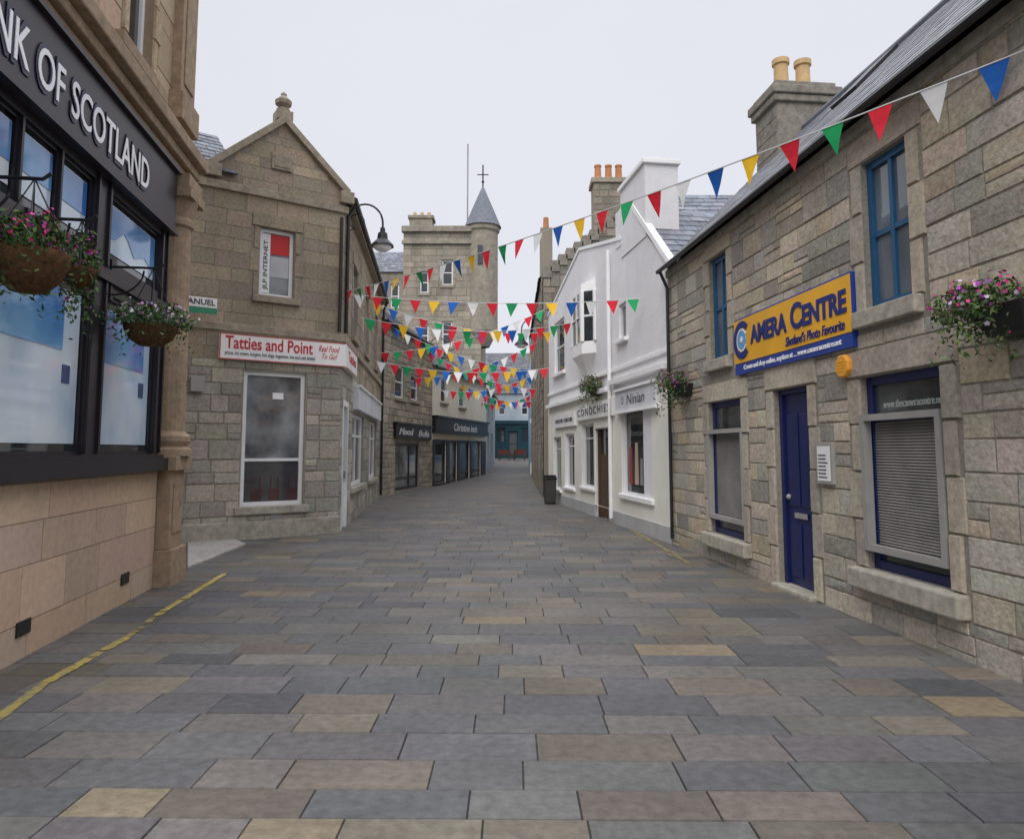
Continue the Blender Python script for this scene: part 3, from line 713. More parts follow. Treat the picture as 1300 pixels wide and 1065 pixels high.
for h,(a,b,c,d) in ((G1,(899,546,949,668)),(G2,(1094,527,1207,722))):
    w=window(cc,h,NAVY,recess=.06,fw=.08,nh=(.78,),glass=GLASSG,surround=(.2,P_DR))
    s=MB(); s.box(h[0]-.18,h[2]+.18,-.12,.055,h[1]-.19,h[1]-.002); s.build('sill',TRIMG,w,bevel=.02)
    q=FR.rect(a,b,c,d,.0); f=.06; q=(max(q[0],h[0]-.06),q[1],min(q[2],h[2]+.02),q[3])
    s=MB(); s.box(q[0],q[0]+f,-.03,.05,q[1],q[3]); s.box(q[2]-f,q[2],-.03,.05,q[1],q[3]); s.box(q[0]+f,q[2]-f,-.029,.05,q[1],q[1]+f); s.box(q[0]+f,q[2]-f,-.029,.05,q[3]-f,q[3])
    s.build('shutter_frame',GREYM,w)
    s=MB(); n=int((q[3]-q[1]-2*f)/.026)
    for k in range(n):
        z=q[1]+f+.008+k*.026; s.face([(q[0]+f-.01,.066,z),(q[2]-f+.01,.066,z),(q[2]-f+.01,.08,z+.0225),(q[0]+f-.01,.08,z+.0225)])
    s.build('blind',SLAT,w)
    if h is G2:
        zz=h[1]+(h[3]-h[1])*.78
        text('www.thecameracentre.net',w,h[0]+.2,h[2]-.1,zz+.09,zz+.16,.09,FADED,'lettering')
m=MB(); a,b,c,d=D; yb=.1
m.box(a+.06,c-.06,yb,yb+.05,.02,d-.06)
wd=c-a-.12
for (x0,x1) in ((.1,.46),(.54,.9)):
    for (z0,z1) in ((.15,.75),(.95,d-.3)):
        m.box(a+.06+wd*x0,a+.06+wd*x1,yb-.015,yb,z0,z1)
m.box(a,a+.06,yb-.04,yb+.06,0,d); m.box(c-.06,c,yb-.04,yb+.06,0,d); m.box(a+.06,c-.06,yb-.039,yb+.06,d-.06,d)
dr=m.build('door',NAVY,cc,bevel=.006)
m=MB(); m.lathe([(0,0),(.03,0),(.035,.03),(.02,.05),(0,.055)],0,0,12); hd=m.build('handle',GREYM,dr,smooth=True); hd.location=(a+.14,yb,1.05); hd.rotation_euler=(PI/2,0,0)
m=MB(); m.box(a+.06+wd*.3,a+.06+wd*.7,yb-.025,yb-.015,.82,.88); m.build('letterbox',GREYM,dr)
s=MB()
def bl_(a_,b_,c_,d_): block(s,a_,b_,c_,d_,-.002,jit(R.choice(P_DR),.08),.004,.012,.022,.002)
bl_(a-.2,c+.2,d,d+.3)
for k in range(5):
    z0=d*k/5; z1=d*(k+1)/5; e=.07 if k%2 else 0
    bl_(a-.16-e,a,z0,z1); bl_(c,c+.16+e,z0,z1)
s.build('surround',ASHLAR,dr)
m=MB(); m.box(a-.05,c+.05,-.1,.2,-.05,.05); m.build('doorstep',TRIMG,cc,bevel=.02)
m=MB(); slates(m,(-.05,-.16,EV-.02),(LR,-.16,EV-.02),(LR,RY,RZ),(-.05,RY,RZ),17,44,P_SLC,lift=.007,riser=.8)
slates(m,(-.05,2*RY+.16,EV-.02),(LR,2*RY+.16,EV-.02),(LR,RY,RZ),(-.05,RY,RZ),10,24,P_SLC)
rf=m.build('roof',SLATE,cc)
m=MB(); m.tube([(-.05,RY,RZ+.01),(LR,RY,RZ+.01)],.06); m.build('ridge_capping',LEAD,rf)
y0,y1=1.72,2.76
m=MB(); m.box(-.02,.8,y0,y1,5.9,7.55); masonry(m,-.02,.8,6.2,7.5,.25,(.25,.5),[],[(.26,.24,.2),(.22,.205,.175),(.29,.265,.22)],y=y0,proud=.01)
ch=m.build('chimney',CHIM,rf)
m=MB(); m.box(-.08,.86,y0-.07,y1+.07,7.55,7.68); m.box(-.12,.9,y0-.11,y1+.11,7.68,7.83); m.box(-.05,.83,y0-.03,y1+.03,7.83,7.93); m.build('chimney_cap',CHIM,rf,bevel=.02)
for yy in (2.02,2.43):
    m=MB(); m.lathe([(.13,7.93),(.12,8.42),(.15,8.44),(.15,8.53),(.11,8.53),(.1,8.1)],.4,yy,16); m.build('chimney_pot',TERRA,rf)
def onslope(u,t): return (u,-.16+(RY+.16)*t,EV-.02+(RZ-EV+.02)*t)
m=MB(); nx=Vector((0,-.7,.71))*.05
pts=[Vector(onslope(u,t)) for u,t in ((3.0,.66),(3.6,.66),(3.6,.92),(3.0,.92))]
m.face([p+nx for p in pts])
for k in range(4): m.face([pts[k],pts[(k+1)%4],pts[(k+1)%4]+nx,pts[k]+nx])
m.build('skylight',DARKF,rf)
m=MB()
m.tube([(0,-.19,EV-.04),(LR,-.19,EV-.04)],.038); m.build('gutter',BLACKM,cc)
m=MB(); m.tube([(.12,-.19,EV-.05),(.12,-.06,EV-.35),(.12,-.06,.1)],.03); m.build('downpipe',BLACKM,cc)
m=MB(); m.box(-.02,LR,-.04,0,EV-.14,EV-.02); m.build('wallhead',TRIMG,cc)
q=FR.rect(1041,563,1063,615)
t=FR.root('notice_board','white framed notice beside the navy blue door','notice',u=q[0],z=q[1])
W=q[2]-q[0]; H=q[3]-q[1]
m=MB(); m.box(0,W,-.05,-.0,0,H); m.build('frame',GREYM,t); m=MB(); m.box(.03,W-.03,-.055,-.05,.03,H-.03); m.build('paper',SIGNW,t)
m=MB()
for k in range(7): m.box(.05,W-.05-R.random()*.06,-.058,-.055,H*.15+k*H*.09,H*.15+k*H*.09+.012)
m.build('lettering',LETK,t)
u,z=FR.uz(1071,465,.05)
t=FR.root('alarm_box','round orange alarm box right of the yellow shop sign','alarm box',u=u,z=z)
m=MB(); m.prism([(.12*math.cos(2*PI*k/8+PI/8),.12*math.sin(2*PI*k/8+PI/8)) for k in range(8)],-.08,0); m.build('case',ORANGE,t,bevel=.015)
m=MB()
for k in range(4): m.box(-.06,.06,-.084,-.08,-.05+k*.03,-.04+k*.03)
m.build('grille',YELS,t)
q=FR.rect(932,408,1083,440,.06); W=q[2]-q[0]; H=q[3]-q[1]
t=FR.root('shop_sign','yellow and blue shop sign with lens logo above the navy door','sign',u=q[0],z=q[1])
m=MB(); m.box(0,W,-.06,-.0,0,H); m.build('board',BLUES,t)
m=MB(); m.box(.0,W,-.066,-.06,H*.2,H-.02); m.build('yellow_panel',YELS,t)
cx=W*.09; cz=H*.6
m=MB(); m.ring(cx,cz,H*.22,H*.34,-.075,-.066,a0=.75,a1=2*PI-.75); m.build('logo_ring',LETN,t)
m=MB(); m.ring(cx,cz,H*.17,H*.205,-.0745,-.066,a0=.5,a1=2*PI-.5); m.build('logo_white_ring',LETW,t)
m=MB(); m.ring(cx,cz,H*.07,H*.16,-.074,-.066); m.build('logo_iris',SKYP,t)
m=MB(); m.ring(cx-.01,cz+.015,0,H*.06,-.0735,-.066,16); m.build('logo_pupil',LETW,t)
text('amera Centre',t,W*.185,W*.975,H*.47,H*.88,-.07,LETN,'title_lettering',off=.03,caps=True)
text("Shetland's Photo Favourite",t,W*.52,W*.96,H*.25,H*.4,-.07,LETN,'small_lettering',shear=.25,off=.004)
text('Create and shop online, anytime at ... www.cameracentre.net',t,W*.1,W*.93,H*.04,H*.15,-.064,LETW,'small_lettering',off=.006)

# ================================================================== WHITE SHOPS (right middle)
FW=Face((1.2,23.0),(2.757,12.33)); LW=FW.L
wb=FW.root('white_shop_building','white harled gabled shops with a projecting bay window','building')
n1=FW.rect(792,520,832,634,-.03)
c1=FW.rect(741,540,757,620,-.03); cd=FW.rect(759,545,778,650,-.05); cd=(cd[0],0,cd[2],cd[3]); c2=FW.rect(705,556,715,622,-.03); c3=FW.rect(720,552,732,620,-.03)
w1=FW.rect(705,412,718,470,-.03); w3=FW.rect(787,388,797,428,-.03)
holes=[n1,c1,cd,c2,c3,w1,w3]
m=MB(); wallgrid(m,0,9.3,-.1,5.8,holes,(1,1,1)); wallgrid(m,9.3,LW,-.1,4.9,[],(1,1,1))
m.face([(9.3,0,4.9),(LW,0,4.9),(9.58,0,5.8),(9.3,0,5.8)])
GA=(4.3,6.95)
m.face([(0,0,5.8),(8.1,0,5.8),(8.1,0,6.12),GA[:1]+(0,)+GA[1:],(.0,0,5.95)])
m.face([(8.1,0,5.8),(9.58,0,5.8),(8.9,0,6.4),(8.1,0,6.4)])
shell(m,0,LW,0,5,-.1,4.9,(1,1,1)); m.face([(0,.0,4.9),(0,5,4.9),(0,5,5.8),(0,0,5.8)])
m.build('wall',HARL,wb)
m=MB(); wallgrid(m,.02,LW-.02,.28,2.88,[ex(h,.02,.02,.02) if h is not cd else (h[0]-.02,.28,h[2]+.02,h[3]+.02) for h in (n1,c1,cd,c2,c3)],(1,1,1),y=-.03,depth=.029); m.build('lower_front',SHOPCR,wb)
m=MB()
pr=[(0,5.95),GA,(8.1,6.12)]
for (a,b),(c,d) in zip(pr,pr[1:]): m.prism([(a,b-.02),(c,d-.02),(c,d+.06),(a,b+.06)],-.03,.25)
m.build('coping',SMWHITE,wb)
m=MB(); slates(m,(-.05,.2,5.9),(-.05,4.5,5.9),(GA[0],4.5,GA[1]-.08),(GA[0],.2,GA[1]-.08),9,14,P_SL2); slates(m,(8.12,.2,6.05),(8.12,4.5,6.05),(GA[0],4.5,GA[1]-.08),(GA[0],.2,GA[1]-.08),9,14,P_SL2); m.build('gable_roof',SLATE,wb)
m=MB(); m.box(8.1,9.7,-.02,.66,5.7,7.15); m.build('chimney',HARL,wb)
m=MB(); m.box(7.7,8.1,-.015,.6,6.0,6.8); m.build('chimney_shoulder',HARL,wb)
m=MB(); m.box(8.04,9.76,-.07,.7,7.15,7.25); m.build('chimney_cap',SMWHITE,wb,bevel=.015)
m=MB(); slates(m,(LW+.1,-.02,4.86),(LW+.1,5,4.86),(8.9,5,6.5),(8.9,-.02,6.5),10,18,P_SL2); m.build('roof',SLATE,wb)
m=MB(); m.prism([(LW+.12,4.8),(LW+.12,4.93),(8.95,6.6),(8.9,6.5)],-.04,.1); m.build('skew_coping',SMWHITE,wb)
for h in (c1,c2,c3): window(wb,h,WHITEP,recess=.05,fw=.05,nh=(.78,),glass=GLASSG,sill=.08,sillmat=SMWHITE)
wn=window(wb,n1,WHITEP,recess=.04,fw=.05,glass=GLASSG,sill=.1,sillmat=SMWHITE)
window(wb,w1,WHITEP,recess=.05,fw=.07,nh=(.5,),sill=.1,sillmat=SMWHITE); window(wb,w3,WHITEP,recess=.05,fw=.06,sill=.08,sillmat=SMWHITE,glass=GLASSL)
m=MB(); a,b,c,d=cd; m.box(a+.05,c-.05,.09,.14,.02,d-.6); m.box(a,a+.05,.04,.14,0,d); m.box(c-.05,c,.04,.14,0,d)
dr=m.build('door',WOODB,wb); m=MB(); m.face([(a+.05,.11,d-.6),(c-.05,.11,d-.6),(c-.05,.11,d),(a+.05,.11,d)]); m.build('pane',GLASS,dr)
m=MB(); m.box(c-.16,c-.12,.04,.09,1,1.15); m.build('handle',GREYM,dr)
m=MB(); a,b,c,d=n1
for k,(f,w_,z_,cl) in enumerate(((.1,.12,.55,(.35,.07,.06)),(.3,.13,.6,(.55,.4,.3)),(.48,.1,.42,(.3,.3,.3)),(.6,.12,.5,(.1,.12,.3)),(.78,.13,.62,(.5,.12,.1)))):
    u0=a+(c-a)*f; u1=u0+(c-a)*w_; zb=b+(d-b)*.12; zt=b+(d-b)*z_
    m.prism([(u0,zb),(u1,zb),(u1*.8+u0*.2,zt),(u0*.8+u1*.2,zt)],.067,.073,cl)
m.build('window_display',PETAL,wn)
uS=FW.uz(778,480)[0]
m=MB(); m.box(uS+.1,LW-.02,-.14,0,3.0,3.12); m.build('shop_cornice',SMWHITE,wb,bevel=.01)
m=MB(); m.box(.2,uS-.1,-.16,0,2.89,3.0); m.build('shop_cornice',SMWHITE,wb,bevel=.01)
m=MB(); m.box(0,LW,-.05,0,3.3,3.38); m.build('string_course',SMWHITE,wb,bevel=.01)
m=MB(); m.box(0,cd[0]-.02,-.05,0,-.1,.28); m.box(cd[2]+.02,LW,-.05,0,-.1,.28); m.build('base_course',GREYW,wb,bevel=.01)
m=MB(); m.tube([(uS,-.08,6.1),(uS,-.08,.1)],.045); m.build('downpipe',SMWHITE,wb)
m=MB(); z0,z1=3.95,5.6
pl=[(4.4,0),(4.65,-.3),(5.65,-.3),(5.9,0)]
m.plan([(4.95,0),(5.05,-.06),(5.25,-.06),(5.35,0)],3.45,z0,top=pl)
m.plan(pl,z0,z0+.3); m.plan(pl,z1-.1,z1+.1)
m.plan([(a,b*.8) for a,b in pl],z1+.1,z1+.22,top=[(4.4,0),(4.65,-.02),(5.65,-.02),(5.9,0)])
for (a,b) in pl: m.box(a-.06,a+.06,b-.03 if b else -.06,b+.05 if b else -.01,z0+.3,z1-.1)
by=m.build('bay_window',SMWHITE,wb)
m=MB()
for (a,b),(c,d) in zip(pl,pl[1:]): m.face([(a,b+.01,z0+.3),(c,d+.01,z0+.3),(c,d+.01,z1-.1),(a,b+.01,z1-.1)])
m.build('pane',GLASS,by)
m=MB()
for (a,b),(c,d) in zip(pl,pl[1:]):
    m.tube([(a,b,(z0+z1)/2+.1),(c,d,(z0+z1)/2+.1)],.03,6)
m.box(5.11,5.19,-.32,-.28,z0+.3,z1-.1)
m.build('glazing_bar',WHITEP,by)
q=FW.rect(781,496,832,514,.1); W=q[2]-q[0]; H=.42
t=FW.root('shop_sign','grey fascia with dark script over the shop window beside the stone shop','sign',u=q[0],z=q[1])
m=MB(); m.box(0,W,-.1,0,0,H); m.build('board',SIGNG,t); m=MB(); m.box(-.03,W+.03,-.14,0,H,H+.05); m.box(-.03,W+.03,-.13,0,-.05,0); m.build('moulding',SMWHITE,t)
m=MB(); m.ring(W*.2,H*.5,.06,.08,-.104,-.1,20); m.build('emblem',LETK,t)
text('Ninian',t,W*.32,W*.76,H*.26,H*.74,-.103,LETK,shear=.15,off=.0,ext=.002)
q=FW.rect(731,520,777,527,.1); W=q[2]-q[0]; H=.38
t=FW.root('shop_sign','white fascia with spaced dark capitals over the brown door','sign',u=q[0],z=q[1])
m=MB(); m.box(0,W,-.1,0,0,H); m.build('board',SIGNW,t)
text('CONOCHIES',t,W*.06,W*.94,H*.26,H*.74,-.104,LETK,space=1.35,off=.004)
q=FW.rect(703,534,729,540,.1); W=q[2]-q[0]; H=.36
t=FW.root('shop_sign','white fascia with small dark capitals at the far end of the white shops','sign',u=q[0],z=q[1])
m=MB(); m.box(0,W,-.1,0,0,H); m.build('board',SIGNW,t)
text('CONOCHIES  CONOCHIES',t,W*.08,W*.92,H*.35,H*.65,-.104,LETK,off=.01)
# ================================================================== STONE GABLE HOUSE BEYOND
FG=Face((1.08,24.2),(6.3,24.2))
gb=FG.root('stone_gable_house','dark stone house with stepped gable and chimneys behind the white shops','building')
ax=2.75
m=MB(); m.prism([(0,-.1),(5.2,-.1),(5.2,7.7),(ax,9.9),(0,7.7)],0,.4,MORT)
ol=lambda z:(0 if z<7.7 else ax*(z-7.7)/2.2, 5.2 if z<7.7 else 5.2-(5.2-ax)*(z-7.7)/2.2)
masonry(m,0,5.2,5.5,9.9,.3,(.3,.7),[],P_DK,proud=.025,outline=ol,wob=.01)
m.box(0,5.2,.4,14,-.1,7.7,(.27,.24,.19)); m.build('wall',STONE,gb)
FGs=Face((1.08,38.2),(1.08,24.2)); rl=FG.rel(FGs)
gws=[(1.5+3*k,z,2.4+3*k,z+1.5) for k in range(4) for z in (1,4)]
m=MB(); wallgrid(m,0,14,-.1,7.7,gws,MORT,y=-.03,depth=.1); masonry(m,0,14,-.1,7.7,.32,(.3,.7),[ex(h,.1,.1,.2) for h in gws],P_DK,y=-.03,proud=.02); m.build('side_wall',STONE,gb,at=rl)
for h in gws: window(gb,h,WHITEP,recess=.06,fw=.07,nh=(.5,),y=-.03,at=rl)
m=MB(); n=10
for k in range(n):
    x=ax*k/n; z=7.7+2.2*(k+1)/n
    m.box(x-.02,x+ax/n+.02,-.08,.5,z-.4,z-.02)
    x2=5.2-(5.2-ax)*(k+1)/n; m.box(x2-.02,x2+(5.2-ax)/n+.02,-.08,.5,z-.4,z-.02)
m.build('crow_step',CHIM,gb)
m=MB(); slates(m,(-.15,.45,7.6),(-.15,14,7.6),(ax,14,9.95),(ax,.45,9.95),10,30,P_SL); slates(m,(5.35,.45,7.6),(5.35,14,7.6),(ax,14,9.95),(ax,.45,9.95),8,20,P_SL); rf=m.build('roof',SLATE,gb)
m=MB(); m.box(1.78,2.9,-.05,.75,9.0,10.9,(.3,.265,.21)); masonry(m,1.78,2.9,9.4,10.9,.25,(.25,.5),[],P_DK,y=-.05,proud=.015); m.build('chimney',STONE,rf)
m=MB(); m.box(1.7,2.98,-.13,.83,10.9,11.08); m.build('chimney_cap',TRIM,rf,bevel=.015)
for x in (1.98,2.36,2.72):
    m=MB(); m.lathe([(.13,11.08),(.11,11.6),(.13,11.62),(.13,11.68),(.09,11.68)],x,.35,12); m.build('chimney_pot',TERRAR,rf)
m=MB(); m.box(.12,.62,5,5.9,7.7,10.9,(.3,.265,.21)); m.build('chimney',STONE,rf); m=MB(); m.lathe([(.13,10.9),(.11,11.45),(.09,11.45)],.37,5.4,12); m.build('chimney_pot',TERRAR,rf)
FK=Face((3.5,16.2),(9.5,16.2))
kb=FK.root('rear_slate_house','slate roofed stone house behind the white chimney','building')
m=MB(); wallgrid(m,0,6,-.1,6.6,[],MORT); masonry(m,0,6,4,6.6,.28,(.3,.6),[],P_DK,proud=.02); shell(m,0,6,0,3.6,-.1,6.6,MORT)
for x in (0,6): m.face([(x,0,6.6),(x,3.6,6.6),(x,1.8,8.15)],MORT)
m.build('wall',STONE,kb)
m=MB(); slates(m,(-.1,-.15,6.5),(6.1,-.15,6.5),(6.1,1.8,8.2),(-.1,1.8,8.2),10,20,P_SL2); slates(m,(-.1,3.75,6.5),(6.1,3.75,6.5),(6.1,1.8,8.2),(-.1,1.8,8.2),5,12,P_SL2); m.build('roof',SLATE,kb)

# ================================================================== STREET LAMPS
def lamp(F,u,z,reach,label,scale=1):
    t=F.root('street_lamp',label,'lamp',u=u,z=z,group='swan neck wall lamps')
    pts=[(0,0,0)]+[(0,-reach*.5+reach*.5*math.cos(a),.42*scale*math.sin(a)) for a in [PI*k/14 for k in range(15)]]+[(0,-reach,-.12*scale)]
    m=MB(); m.tube(pts,.022*scale,8); m.tube([(0,0,-.25*scale),(0,0,.1*scale)],.03*scale)
    m.tube([(0,-.01,-.2*scale)]+[(0,-.2*scale+.16*scale*math.cos(a),.02*scale+.16*scale*math.sin(a)) for a in [PI*1.5*k/12-PI*.4 for k in range(13)]],.012*scale,6)
    m.build('bracket',BLACKM,t)
    m=MB(); k=scale; m.lathe([(.0,-.1*k),(.05*k,-.1*k),(.06*k,-.2*k),(.1*k,-.22*k),(.12*k,-.36*k),(.24*k,-.48*k),(.25*k,-.52*k),(.2*k,-.52*k)],0,-reach,18); m.build('lamp_shade',BLACKM,t,smooth=False)
    m=MB(); m.lathe([(.2*k,-.515*k),(.17*k,-.58*k),(.1*k,-.62*k),(0,-.63*k)],0,-reach,16); m.build('bulb_cover',LETW,t,smooth=True)
u,z=FS.uz(440,285); lamp(FS,.5,z+.1,.72,'black swan neck lamp on the corner shop flank above the bunting',.95)
lamp(FL_,6.3,6.0,.75,'black swan neck lamp on the rough stone house in the middle distance')
lamp(FGs,13.6,5.75,.75,'black swan neck lamp on the far right, beyond the white shops')

# ================================================================== BUNTING
def bunting(P0,P1,sag,n,start,label,w=.2,h=.25,pat='bwrgry',ph=.5):
    P0=Vector(P0); P1=Vector(P1); D_=P1-P0
    t=empty('bunting',label,'bunting',P0,0,'strings of bunting across the street')
    def at(s): p=D_*s; p.z-=sag*4*s*(1-s); return p
    m=MB(); m.tube([at(k/40) for k in range(41)],.007,5); m.build('cord',CORD,t)
    dh=Vector((D_.x,D_.y,0)).normalized(); nn=Vector((-dh.y,dh.x,0)); L=D_.length
    for k in range(n):
        s=(k+ph)/n; ww=w/L/2
        a=at(s-ww); b=at(s+ww); sw=nn*R.uniform(-.08,.08)+dh*R.uniform(-.04,.04)
        m=MB(); mid=(a+b)/2; ap=mid+Vector((0,0,-h))+sw
        q=[a+(ap-a)*.5+nn*.012*R.uniform(-1,1),b+(ap-b)*.5+nn*.012*R.uniform(-1,1)]
        m.face([a,b,q[1],q[0]]); m.face([q[0],q[1],ap])
        m.build('pennant',FL[pat[(start+k)%len(pat)]],t,smooth=True)
bunting((3.56,4.6,4.33),(-3.3,13.99,4.75),.14,29,0,'long bunting string from the upper right corner down to the corner shop',.2,.27,ph=.62)
bunting((-3.34,14.4,4.78),(2.55,13.6,4.52),.14,15,1,'bunting string running level from the corner shop to the white shops',.24,.28)
bunting((-3.62,16.8,4.75),(1.72,19.4,5.1),.3,14,3,'bunting string low in the middle, second behind the lamp',.27,.33)
bunting((-3.95,19.4,5.7),(1.3,22.2,5.3),.35,13,5,'bunting string from the middle of the corner shop flank',.29,.35)
bunting((-4.2,21.6,4.3),(1.22,22.6,4.2),.25,14,1,'lowest bunting string at the far end of the white shops',.29,.35)
bunting((-4.3,22.8,4.7),(1.12,23.6,6.3),.3,14,2,'bunting string from the corner shop far end to the white gable',.29,.36)
bunting((-4.35,25.2,6.0),(1.02,26,4.5),.35,14,0,'bunting string sagging from the rough stone house, nearest of its strings',.29,.37)
bunting((-3.9,28,4.4),(1.02,28.2,5.9),.35,13,4,'bunting string between the rough stone house and the dark gable house',.31,.39)
bunting((-3.6,30.2,5.8),(1.02,29.6,4.1),.35,13,2,'bunting string falling to the right near the middle lamp',.31,.39)
bunting((-3.2,32.4,4.3),(1.0,32.4,5.0),.35,12,1,'bunting string from the cream building corner, under the far lamp',.31,.39)
bunting((-2.6,35.4,4.9),(1.0,35.6,4.0),.35,10,5,'bunting string across the middle of the cream building',.31,.39)
bunting((-1.9,39,4.2),(1.05,39.2,4.6),.3,9,2,'bunting string at the far end of the black fascia',.31,.39)
bunting((-1.3,45,4.8),(1.05,44,4.6),.25,7,0,'farthest bunting string before the teal house',.31,.39)

# ================================================================== FLOWER BASKETS
def hanging(F,u,z,reach,rz_,label,pal,lr,trail,nl=900,nf=160,tall=.2,bottom=.27,rad=.26,off=(0,0)):
    t=F.root('hanging_basket',label,'flower basket',u=u,z=z,group='hanging flower baskets')
    m=MB(); m.box(-.03,.03,-.045,.0,-.25,.15); m.tube([(0,-.03,.08),(0,-reach-.05,.08),(0,-reach-.1,.12)],.013,6)
    m.tube([(0,-.03,-.2)]+[(0,-.03-.3*math.sin(a),.05-.25*math.cos(a)) for a in [PI*.5*k/8 for k in range(9)]],.01,6)
    m.build('bracket',BLACKM,t)
    m=MB()
    for k in range(4):
        a=PI/2*k+.4; m.tube([(0,-reach,.08),(rad*math.cos(a),-reach+rad*math.sin(a),rz_)],.005,4)
    m.build('chain',BLACKM,t)
    m=MB(); m.lathe([(.0,rz_-bottom),(rad*.45,rz_-bottom*.95),(rad*.8,rz_-bottom*.65),(rad,rz_-bottom*.2),(rad*1.02,rz_),(rad*.92,rz_),(0,rz_-.03)],0,-reach,20); m.build('basket',COIR,t,smooth=True)
    foliage('foliage',t,off[0],-reach+off[1],rz_+.06,lr,lr*.85,tall,nl,.026,P_LF,LEAF,.2,-.5,trail)
    foliage('flowers',t,off[0],-reach+off[1],rz_+.08,lr*1.02,lr*.87,tall*1.1,nf,.016,pal,PETAL,.65,-.4,trail*.5,True)
    return t
hanging(FB,1.5,3.3,.46,-.42,'brown coir basket of pink flowers nearest the camera, on the bank',P_PK+[(.5,.02,.1)],.29,.2,1600,180,.18,rad=.23)
hanging(FB,2.3,3.28,.42,-.3,'small trailing green and magenta flower basket, second along the bank',P_PK,.16,.6,900,70,.24,rad=.12,bottom=.15)
hanging(FB,3.86,3.3,.42,-.5,'white and lilac flower basket, third along the bank front',P_WP,.46,.15,1800,220,.15,rad=.24,bottom=.2)
def wallbasket(F,px,py,rx,rz_,label,pal,nl,nf,shift=0,sz=.045,fs=.55):
    u,z=F.uz(px,py,.15)
    t=F.root('wall_basket',label,'flower basket',u=u,z=z,group='half baskets fixed to walls')
    m=MB(); m.plan([(-.2,-.002),(-.16,-.2),(.16,-.2),(.2,-.002)],-.2,.0,top=[(-.28,-.002),(-.24,-.3),(.24,-.3),(.28,-.002)]); m.build('basket',BLACKM,t,bevel=.01)
    foliage('foliage',t,shift,-.24,.04,rx,.26,rz_,nl,sz,P_LF,LEAF,.2,-.6,.4)
    foliage('flowers',t,shift,-.25,.06,rx*1.03,.28,rz_*1.05,nf,sz*fs,pal,PETAL,.65,-.5,.25,True)
wallbasket(FR,1283,388,.34,.17,'black half basket of pink flowers on the stone wall at the right edge',P_PK+[(.6,.5,.65)],1700,190,-.16,.025,.7)
wallbasket(FR,862,488,.4,.22,'half basket of purple flowers on the stone wall next to the white shops',[(.35,.07,.45),(.55,.07,.35)],1000,120,-.1,.03)
wallbasket(FW,755,492,.55,.24,'half basket of dark pink flowers over the white shop fascia',[(.5,.08,.2),(.35,.05,.1)],1000,100,0,.036)

# ================================================================== SMALL STREET FURNITURE
t=empty('litter_bin','dark grey litter bin standing against the white shops','bin',(1.12,21.2,0),FW.ang)
m=MB(); m.plan([(-.15,-.15),(.15,-.15),(.15,.15),(-.15,.15)],.05,.72,top=[(-.17,-.17),(.17,-.17),(.17,.17),(-.17,.17)]); m.build('body',BINM,t,bevel=.01)
m=MB(); m.box(-.19,.19,-.19,.19,.72,.78); m.box(-.16,.16,-.16,.16,.78,.85); m.build('lid',BLACKM,t,bevel=.015)
m=MB(); m.box(-.14,.14,-.14,.14,0,.05); m.build('base',BLACKM,t)
for x,yy,rz_,lb in ((-.6,57.5,.3,'left red cafe bench before the teal house'),(.6,58,-.2,'right red cafe bench before the teal house')):
    t=empty('cafe_bench',lb,'bench',(x,yy,gz(yy)),rz_,'red benches outside the far cafe')
    m=MB()
    for k in range(3): m.box(-.5,.5,-.2+k*.14,-.08+k*.14,.43,.47)
    m.build('seat',REDC,t)
    m=MB(); m.box(-.5,.5,.24,.27,.55,.68); m.box(-.5,.5,.26,.29,.72,.86); m.build('backrest',REDC,t)
    for s_ in (-.42,.42):
        m=MB(); m.box(s_-.03,s_+.03,-.18,-.12,0,.43); m.box(s_-.031,s_+.031,.2,.26,0,.9); m.build('leg',WOODB,t)

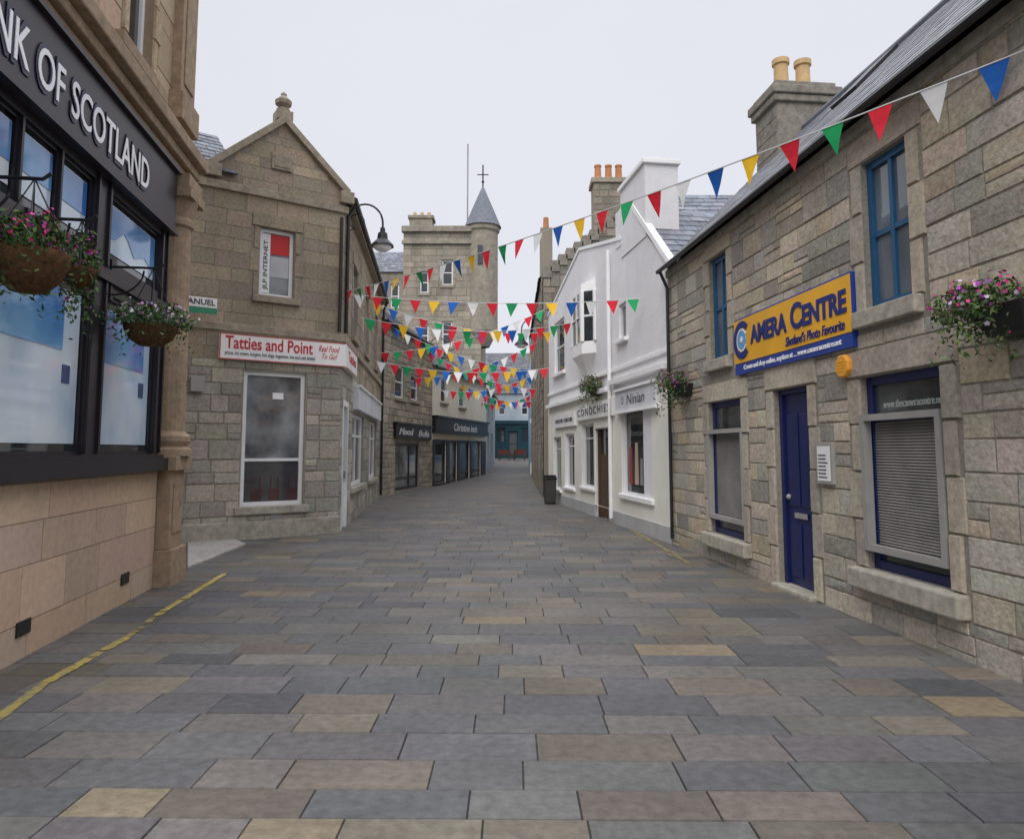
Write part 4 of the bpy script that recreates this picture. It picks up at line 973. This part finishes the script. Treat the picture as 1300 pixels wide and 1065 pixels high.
# ================================================================== LIGHT, SKY, CAMERA
w=bpy.data.worlds.new('World'); sc.world=w; w.use_nodes=True
nt=w.node_tree; N=nt.nodes; L=nt.links; bg=N['Background']
sky=N.new('ShaderNodeTexSky'); sky.sky_type='NISHITA'; sky.sun_disc=False
sky.sun_elevation=math.radians(44); sky.sun_rotation=math.radians(198)
tc=N.new('ShaderNodeTexCoord'); nz=N.new('ShaderNodeTexNoise'); nz.inputs['Scale'].default_value=1.6; nz.inputs['Detail'].default_value=4
L.new(tc.outputs['Generated'],nz.inputs['Vector'])
rp=N.new('ShaderNodeMix'); rp.data_type='RGBA'; rp.inputs[6].default_value=(7.4,7.6,8.4,1); rp.inputs[7].default_value=(8.6,8.7,9.3,1)
L.new(nz.outputs[0],rp.inputs[0])
# overcast sky: brighter towards the zenith
sx=N.new('ShaderNodeSeparateXYZ'); L.new(tc.outputs['Generated'],sx.inputs[0])
mr=N.new('ShaderNodeMapRange'); mr.inputs[1].default_value=.55; mr.inputs[2].default_value=1.0; mr.inputs[3].default_value=1.0; mr.inputs[4].default_value=2.7
L.new(sx.outputs[2],mr.inputs[0])
vs=N.new('ShaderNodeVectorMath'); vs.operation='SCALE'; L.new(rp.outputs[2],vs.inputs[0]); L.new(mr.outputs[0],vs.inputs['Scale'])
mx=N.new('ShaderNodeMix'); mx.data_type='RGBA'; mx.inputs[0].default_value=.95
L.new(sky.outputs[0],mx.inputs[6]); L.new(vs.outputs[0],mx.inputs[7]); L.new(mx.outputs[2],bg.inputs[0]); bg.inputs[1].default_value=.1
su=bpy.data.lights.new('sun','SUN'); su.energy=1.5; su.angle=math.radians(36); su.color=(1,.975,.94)
so=bpy.data.objects.new('sun',su); C.objects.link(so)
so.rotation_euler=(math.radians(46),0,math.radians(-16))
cam=bpy.data.cameras.new('camera'); co=bpy.data.objects.new('camera',cam); C.objects.link(co)
cam.sensor_fit='HORIZONTAL'; cam.sensor_width=17.3; cam.lens=17.3*FPX/1300; cam.shift_y=-45/1300
cam.clip_start=.05; cam.clip_end=1500
co.location=(0,0,CAMZ); co.rotation_euler=(PI/2+TH,0,0)
sc.camera=co
sc.view_settings.view_transform='Standard'; sc.view_settings.look='None'; sc.view_settings.exposure=0
